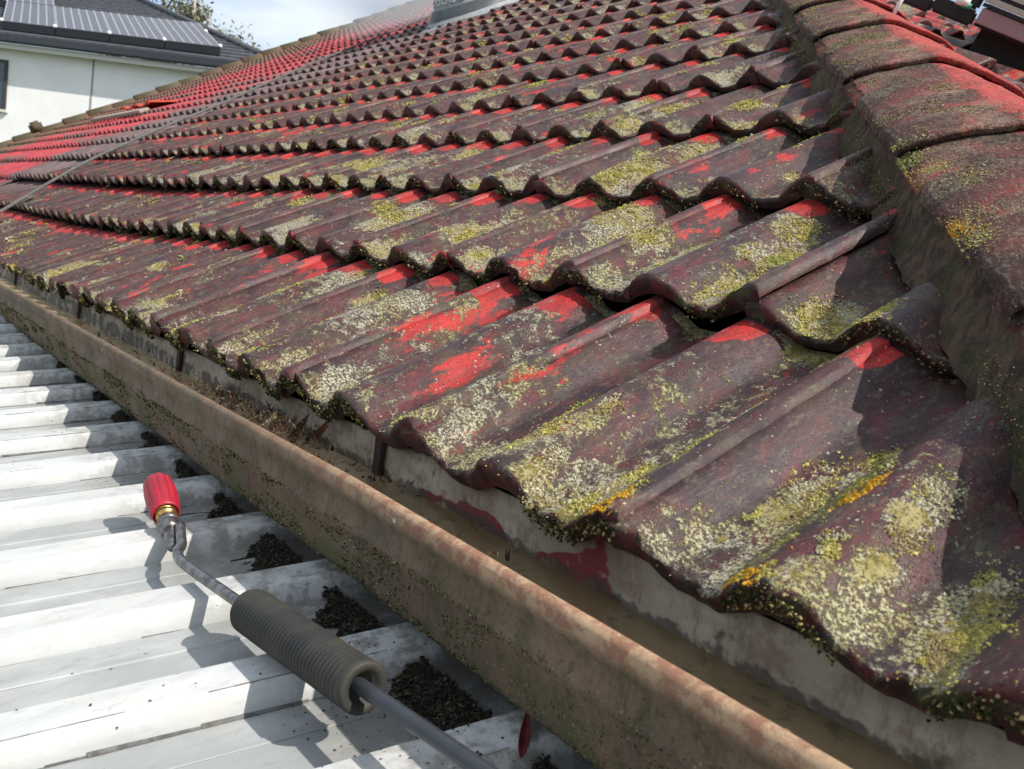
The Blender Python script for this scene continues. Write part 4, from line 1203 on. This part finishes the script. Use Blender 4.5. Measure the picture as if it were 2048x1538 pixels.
o = link('pipe', MB().tube([(1.345, 1.934, -.02), (1.345, 1.934, .06)], .005, 10).mesh('pipe', MT_WHT, True), spanel); o.matrix_basis = SIDE

# ------------------------------------------------------------------ neighbouring house
AZ = R(42)
HDv = Vector((math.sin(AZ), math.cos(AZ), 0)); NN = Vector((math.cos(AZ), -math.sin(AZ), 0))
E0 = Vector((-19.196, 1.982, 2.838))
nb = empty('white_house', E0, label='white house with dark roof and solar panels beyond the red roof', cat='house')
nb.rotation_euler = (0, 0, math.pi / 2 - AZ)        # local x along the eave, local -y towards us
def npart(name, mb, mat, parent=None, smooth=False, bevel=0, **k):
    return link(name, mb.mesh(name, mat, smooth, bevel), parent or nb, **k)
MT_WHITE = simple('white_render', (.94, .94, .92), .9, vary=.05, scale=3)
MT_ROOFD = simple('charcoal_roof_tile', (.085, .090, .105), .75, vary=.35, scale=9)
MT_GUTD = simple('charcoal_gutter', (.045, .052, .062), .5, vary=.1)
MT_SOFW = simple('white_soffit', (.72, .72, .68), .8)
OV = .20
npart('wall', MB().box(-3.2, OV, -6.2, 4.9, OV + 8, -0.03), MT_WHITE)
npart('soffit', MB().box(-3.6, .0, -.045, 5.35, OV + .02, -.005), MT_SOFW)
npart('fascia_trim', MB().box(-3.6, -.03, -.075, 5.38, -.002, .02), MT_SOFW, bevel=.006)
npart('gutter', MB().box(-3.6, -.14, .025, 5.42, -.004, .16), MT_GUTD, bevel=.02)
SL2 = math.tan(R(20))
# stepped tile courses
for q in range(24):
    y0, y1 = -.10 + q * .32, -.10 + (q + 1) * .32 + .02
    x1 = 5.4 - max(0, y0) * 1.0; x1b = 5.4 - max(0, y1) * 1.0
    z0, z1 = .20 + y0 * SL2 + .035, .20 + y1 * SL2
    if x1b < -3.4: break
    mb = MB(); mb.add([(-3.7, y0, z0), (x1, y0, z0), (x1b, y1, z1), (-3.7, y1, z1), (-3.7, y0, z0 - .05), (x1, y0, z0 - .05), (x1b, y1, z1 - .05), (-3.7, y1, z1 - .05)], [(0, 1, 2, 3), (0, 4, 5, 1), (1, 5, 6, 2), (4, 7, 6, 5), (3, 2, 6, 7), (0, 3, 7, 4)])
    npart('roof_course', mb, MT_ROOFD)
mb = MB(); mb.tube([(5.45, -.06, .20), (5.4 - 7.6, 7.6, .25 + 7.6 * SL2)], .07, 8); npart('hip_ridge', mb, MT_ROOFD, smooth=True)
# side slope of the hip
mb = MB(); mb.add([(5.4, 0, .19), (5.4 - 7.6, 7.6, .19 + 7.6 * SL2), (5.4, 13, .19)], [(0, 1, 2)]); npart('side_slope', mb, MT_ROOFD)
# solar panels
MT_CELL = simple('solar_cells', (.050, .048, .062), .3, vary=.25, scale=4, spec=.6)
MT_PF = simple('black_frame', (.018, .020, .024), .4)
MT_LINE = simple('cell_line', (.34, .34, .38), .35, metal=.3)
def rz(y, h): return .20 + y * SL2 + h
SH = -.66
def parr(x0, x1, y0, y1, lab):
    def c(x, y): return (x + (y - y0) * SH, y, rz(y, .17))
    mb = MB(); a = [c(x0, y0), c(x1, y0), c(x1, y1), c(x0, y1)]; b = [(p[0], p[1], p[2] - .035) for p in a]
    mb.add(a + b, [(0, 1, 2, 3), (7, 6, 5, 4), (0, 4, 5, 1), (1, 5, 6, 2), (2, 6, 7, 3), (3, 7, 4, 0)])
    o = npart('solar_panel', mb, MT_CELL, label=lab)
    n = max(2, int(round((x1 - x0) / .175)))
    for i in range(n + 1):
        x = x0 + (x1 - x0) * i / n; w = .016
        mb = MB(); p = [c(x - w, y0), c(x + w, y0), c(x + w, y1), c(x - w, y1)]; p = [(q[0], q[1], q[2] + .004) for q in p]
        mb.add(p, [(0, 1, 2, 3)]); npart('cell_line', mb, MT_LINE, parent=o)
    mb = MB(); mb.box(x0, y0 - .03, rz(y0, .02), x1, y0 - .002, rz(y0, .165)); npart('frame', mb, MT_PF, parent=o)
for i in range(4): parr(-.12 + i * 1.05, -.12 + i * 1.05 + 1.03, .22, 2.65, None)
for i in range(2): parr(-1.75 - 0 * i + i * 1.05 - 1.05, -1.75 + i * 1.05 - .02, 2.68, 5.1, None)
MT_CLAMP = simple('white_clamp', (.85, .86, .86), .4)
for (x, y) in ((-.14, .20), (4.05, .22), (1.95, .2), (.9, .2), (3.0, .2), (-1.77, 2.66), (3.1, 1.65)):
    npart('clamp', MB().box(x - .032, y - .03, rz(y, .16), x + .032, y + .03, rz(y, .22)), MT_CLAMP, bevel=.015)
# upper storey window at the left edge, downpipe
MT_WF = simple('dark_window_frame', (.06, .055, .055), .5)
MT_GLASS = simple('window_glass', (.03, .06, .10), .08, spec=.7)
MT_REV = simple('window_reveal', (.72, .70, .60), .8)
w = empty('window', (0, 0, 0)); w.parent = nb
fx0, fx1, fz0, fz1 = -1.75, .05, -1.10, -.25
for (a, b, c_, d) in ((fx0, fx1, fz0 - .05, fz0), (fx0, fx1, fz1 - .05, fz1), (fx1 - .06, fx1, fz0, fz1 - .05), (fx0, fx0 + .06, fz0, fz1 - .05)):
    npart('frame', MB().box(a, OV - .035, c_, b, OV - .002, d), MT_WF, parent=w)
npart('pane', MB().box(fx0 + .06, OV - .022, fz0, fx1 - .06, OV - .008, fz1 - .05), MT_GLASS, parent=w)
npart('sill', MB().box(fx0 - .03, OV - .06, fz0 - .10, fx1 + .05, OV - .002, fz0 - .052), MT_REV, parent=w)
npart('joint_strip', MB().box(1.68, OV - .012, -1.10, 1.705, OV - .002, -.03), simple('joint_strip', (.30, .30, .28), .8))

# ------------------------------------------------------------------ trees behind the neighbour
def tree(loc, h, crown_r, n, lab, cols, lean=(0, 0), leaf=.12, seed=1, trunkr=.12):
    rr = random.Random(seed); root = empty('gum_tree', loc, label=lab, cat='tree')
    mb = MB(); top = Vector((lean[0], lean[1], h))
    mb.tube([Vector((0, 0, 0)), top * .5 + Vector((.1, .1, 0)), top], [trunkr, trunkr * .7, trunkr * .25], 8)
    cl = []
    for i in range(14):
        s = top * rr.uniform(.5, .95); e = s + Vector((rr.gauss(0, 1) * crown_r * .7, rr.gauss(0, 1) * crown_r * .7, rr.uniform(.1, .6) * crown_r))
        mb.tube([s, (s + e) / 2 + Vector((0, 0, .1)), e], [trunkr * .3, trunkr * .2, trunkr * .08], 5); cl.append((e, crown_r * rr.uniform(.22, .42)))
    link('trunk', mb.mesh('trunk', simple('pale_bark', (.40, .36, .31), .9, vary=.4, scale=4), True), root)
    g = np.random.default_rng(seed); P = []; S = []; C2 = []
    for i in range(n):
        c, r = cl[rr.randrange(len(cl))]; d = Vector((rr.gauss(0, 1), rr.gauss(0, 1), rr.gauss(0, .7))) * r * .6
        P.append(c + d)
    P = np.array(P); n = len(P)
    a = g.normal(size=(n, 3)); a /= np.linalg.norm(a, axis=1)[:, None]; b = np.cross(a, g.normal(size=(n, 3))); b /= np.linalg.norm(b, axis=1)[:, None]
    s = g.uniform(.5, 1.3, (n, 1)) * leaf
    V = np.stack([P - a * s, P + b * s * .35, P + a * s, P - b * s * .35], 1)
    col = np.array(cols)[g.integers(0, len(cols), n)] * g.uniform(.7, 1.25, (n, 1)); A = np.concatenate([np.repeat(col[:, None], 4, 1), np.ones((n, 4, 1))], 2)
    me = mesh_np('crown', V.reshape(-1, 3), np.arange(n * 4).reshape(-1, 4), False, MT_LICH, {'gcol': ('FLOAT_COLOR', A.reshape(-1, 4))})
    link('crown', me, root)
    return root
def ray_pt(px, py, d):
    v = (r_ * ((px - 1024) / FPX) + d_ * ((py - 769) / FPX) + f_).normalized(); return CAM + v * d
GC = [(.14, .15, .10), (.20, .20, .15), (.10, .12, .06), (.26, .25, .20)]
for (px, d, h, cr, n, lab, sd_) in ((385, 38, 1.15, 1.1, 2600, 'grey green gum tree with a tall clump against the sky behind the white house', 3),
                                (325, 40, 1.6, 1.7, 3200, 'bushy grey green gum tree behind the middle of the dark roof', 5),
                                (270, 42, 2.2, 1.5, 2400, 'pale trunked gum tree nearest the solar panels', 8)):
    P = ray_pt(px, 60, d); base_z = P.z
    tree((P.x, P.y, -3.2), base_z + 3.2 + h, cr, n, lab, GC, leaf=.11, seed=sd_, trunkr=.16)
for (px, py, d, h, cr, n, lab, sd_) in ((418, 45, 30, .25, .22, 420, 'small upright shrub tip just right of the gum trees', 12), (590, 92, 30, .05, .3, 380, 'low shrub top showing over the edge of the red roof', 14)):
    P = ray_pt(px, py, d); tree((P.x, P.y, -3.2), P.z + 3.2 + h, cr, n, lab, GC, leaf=.06, seed=sd_, trunkr=.06)

# ------------------------------------------------------------------ ground
MT_GROUND = simple('dry_lawn', (.10, .12, .06), .95, vary=.4, scale=.6)
link('ground', MB().add([(-600, -600, -3.2), (600, -600, -3.2), (600, 600, -3.2), (-600, 600, -3.2)], [(0, 1, 2, 3)]).mesh('ground', MT_GROUND), None, kind='structure')

# ------------------------------------------------------------------ mist from the washing round the vent
bm = bmesh.new(); bmesh.ops.create_icosphere(bm, subdivisions=3, radius=1.0)
me = bpy.data.meshes.new('spray_mist'); bm.to_mesh(me); bm.free()
o = link('spray_mist', me, None, kind='stuff', label='thin white water mist drifting round the roof vent', cat='mist')
o.location = (-7.9, 4.25, 2.62); o.scale = (1.9, .9, .60)
M = bpy.data.materials.new('water_mist'); M.use_nodes = True; t = M.node_tree; t.nodes.clear()
ou = t.nodes.new('ShaderNodeOutputMaterial'); pv = t.nodes.new('ShaderNodeVolumePrincipled'); pv.inputs['Color'].default_value = (.95, .96, 1, 1); pv.inputs['Anisotropy'].default_value = -.3
tcx = t.nodes.new('ShaderNodeTexCoord'); nn = t.nodes.new('ShaderNodeTexNoise'); nn.inputs['Scale'].default_value = 2.0; nn.inputs['Detail'].default_value = 3
ln = t.nodes.new('ShaderNodeVectorMath'); ln.operation = 'LENGTH'; mr = t.nodes.new('ShaderNodeMapRange'); mr.inputs['From Min'].default_value = 1.0; mr.inputs['From Max'].default_value = .1; mr.inputs['To Min'].default_value = 0; mr.inputs['To Max'].default_value = 1.9
mm = t.nodes.new('ShaderNodeMath'); mm.operation = 'MULTIPLY'
t.links.new(tcx.outputs['Object'], nn.inputs['Vector']); t.links.new(tcx.outputs['Object'], ln.inputs[0]); t.links.new(ln.outputs['Value'], mr.inputs['Value'])
t.links.new(mr.outputs['Result'], mm.inputs[0]); t.links.new(nn.outputs['Fac'], mm.inputs[1]); t.links.new(mm.outputs[0], pv.inputs['Density']); t.links.new(pv.outputs['Volume'], ou.inputs['Volume'])
me.materials.append(M)
print('tiles', tile_count, 'lichen crumbs', NL)
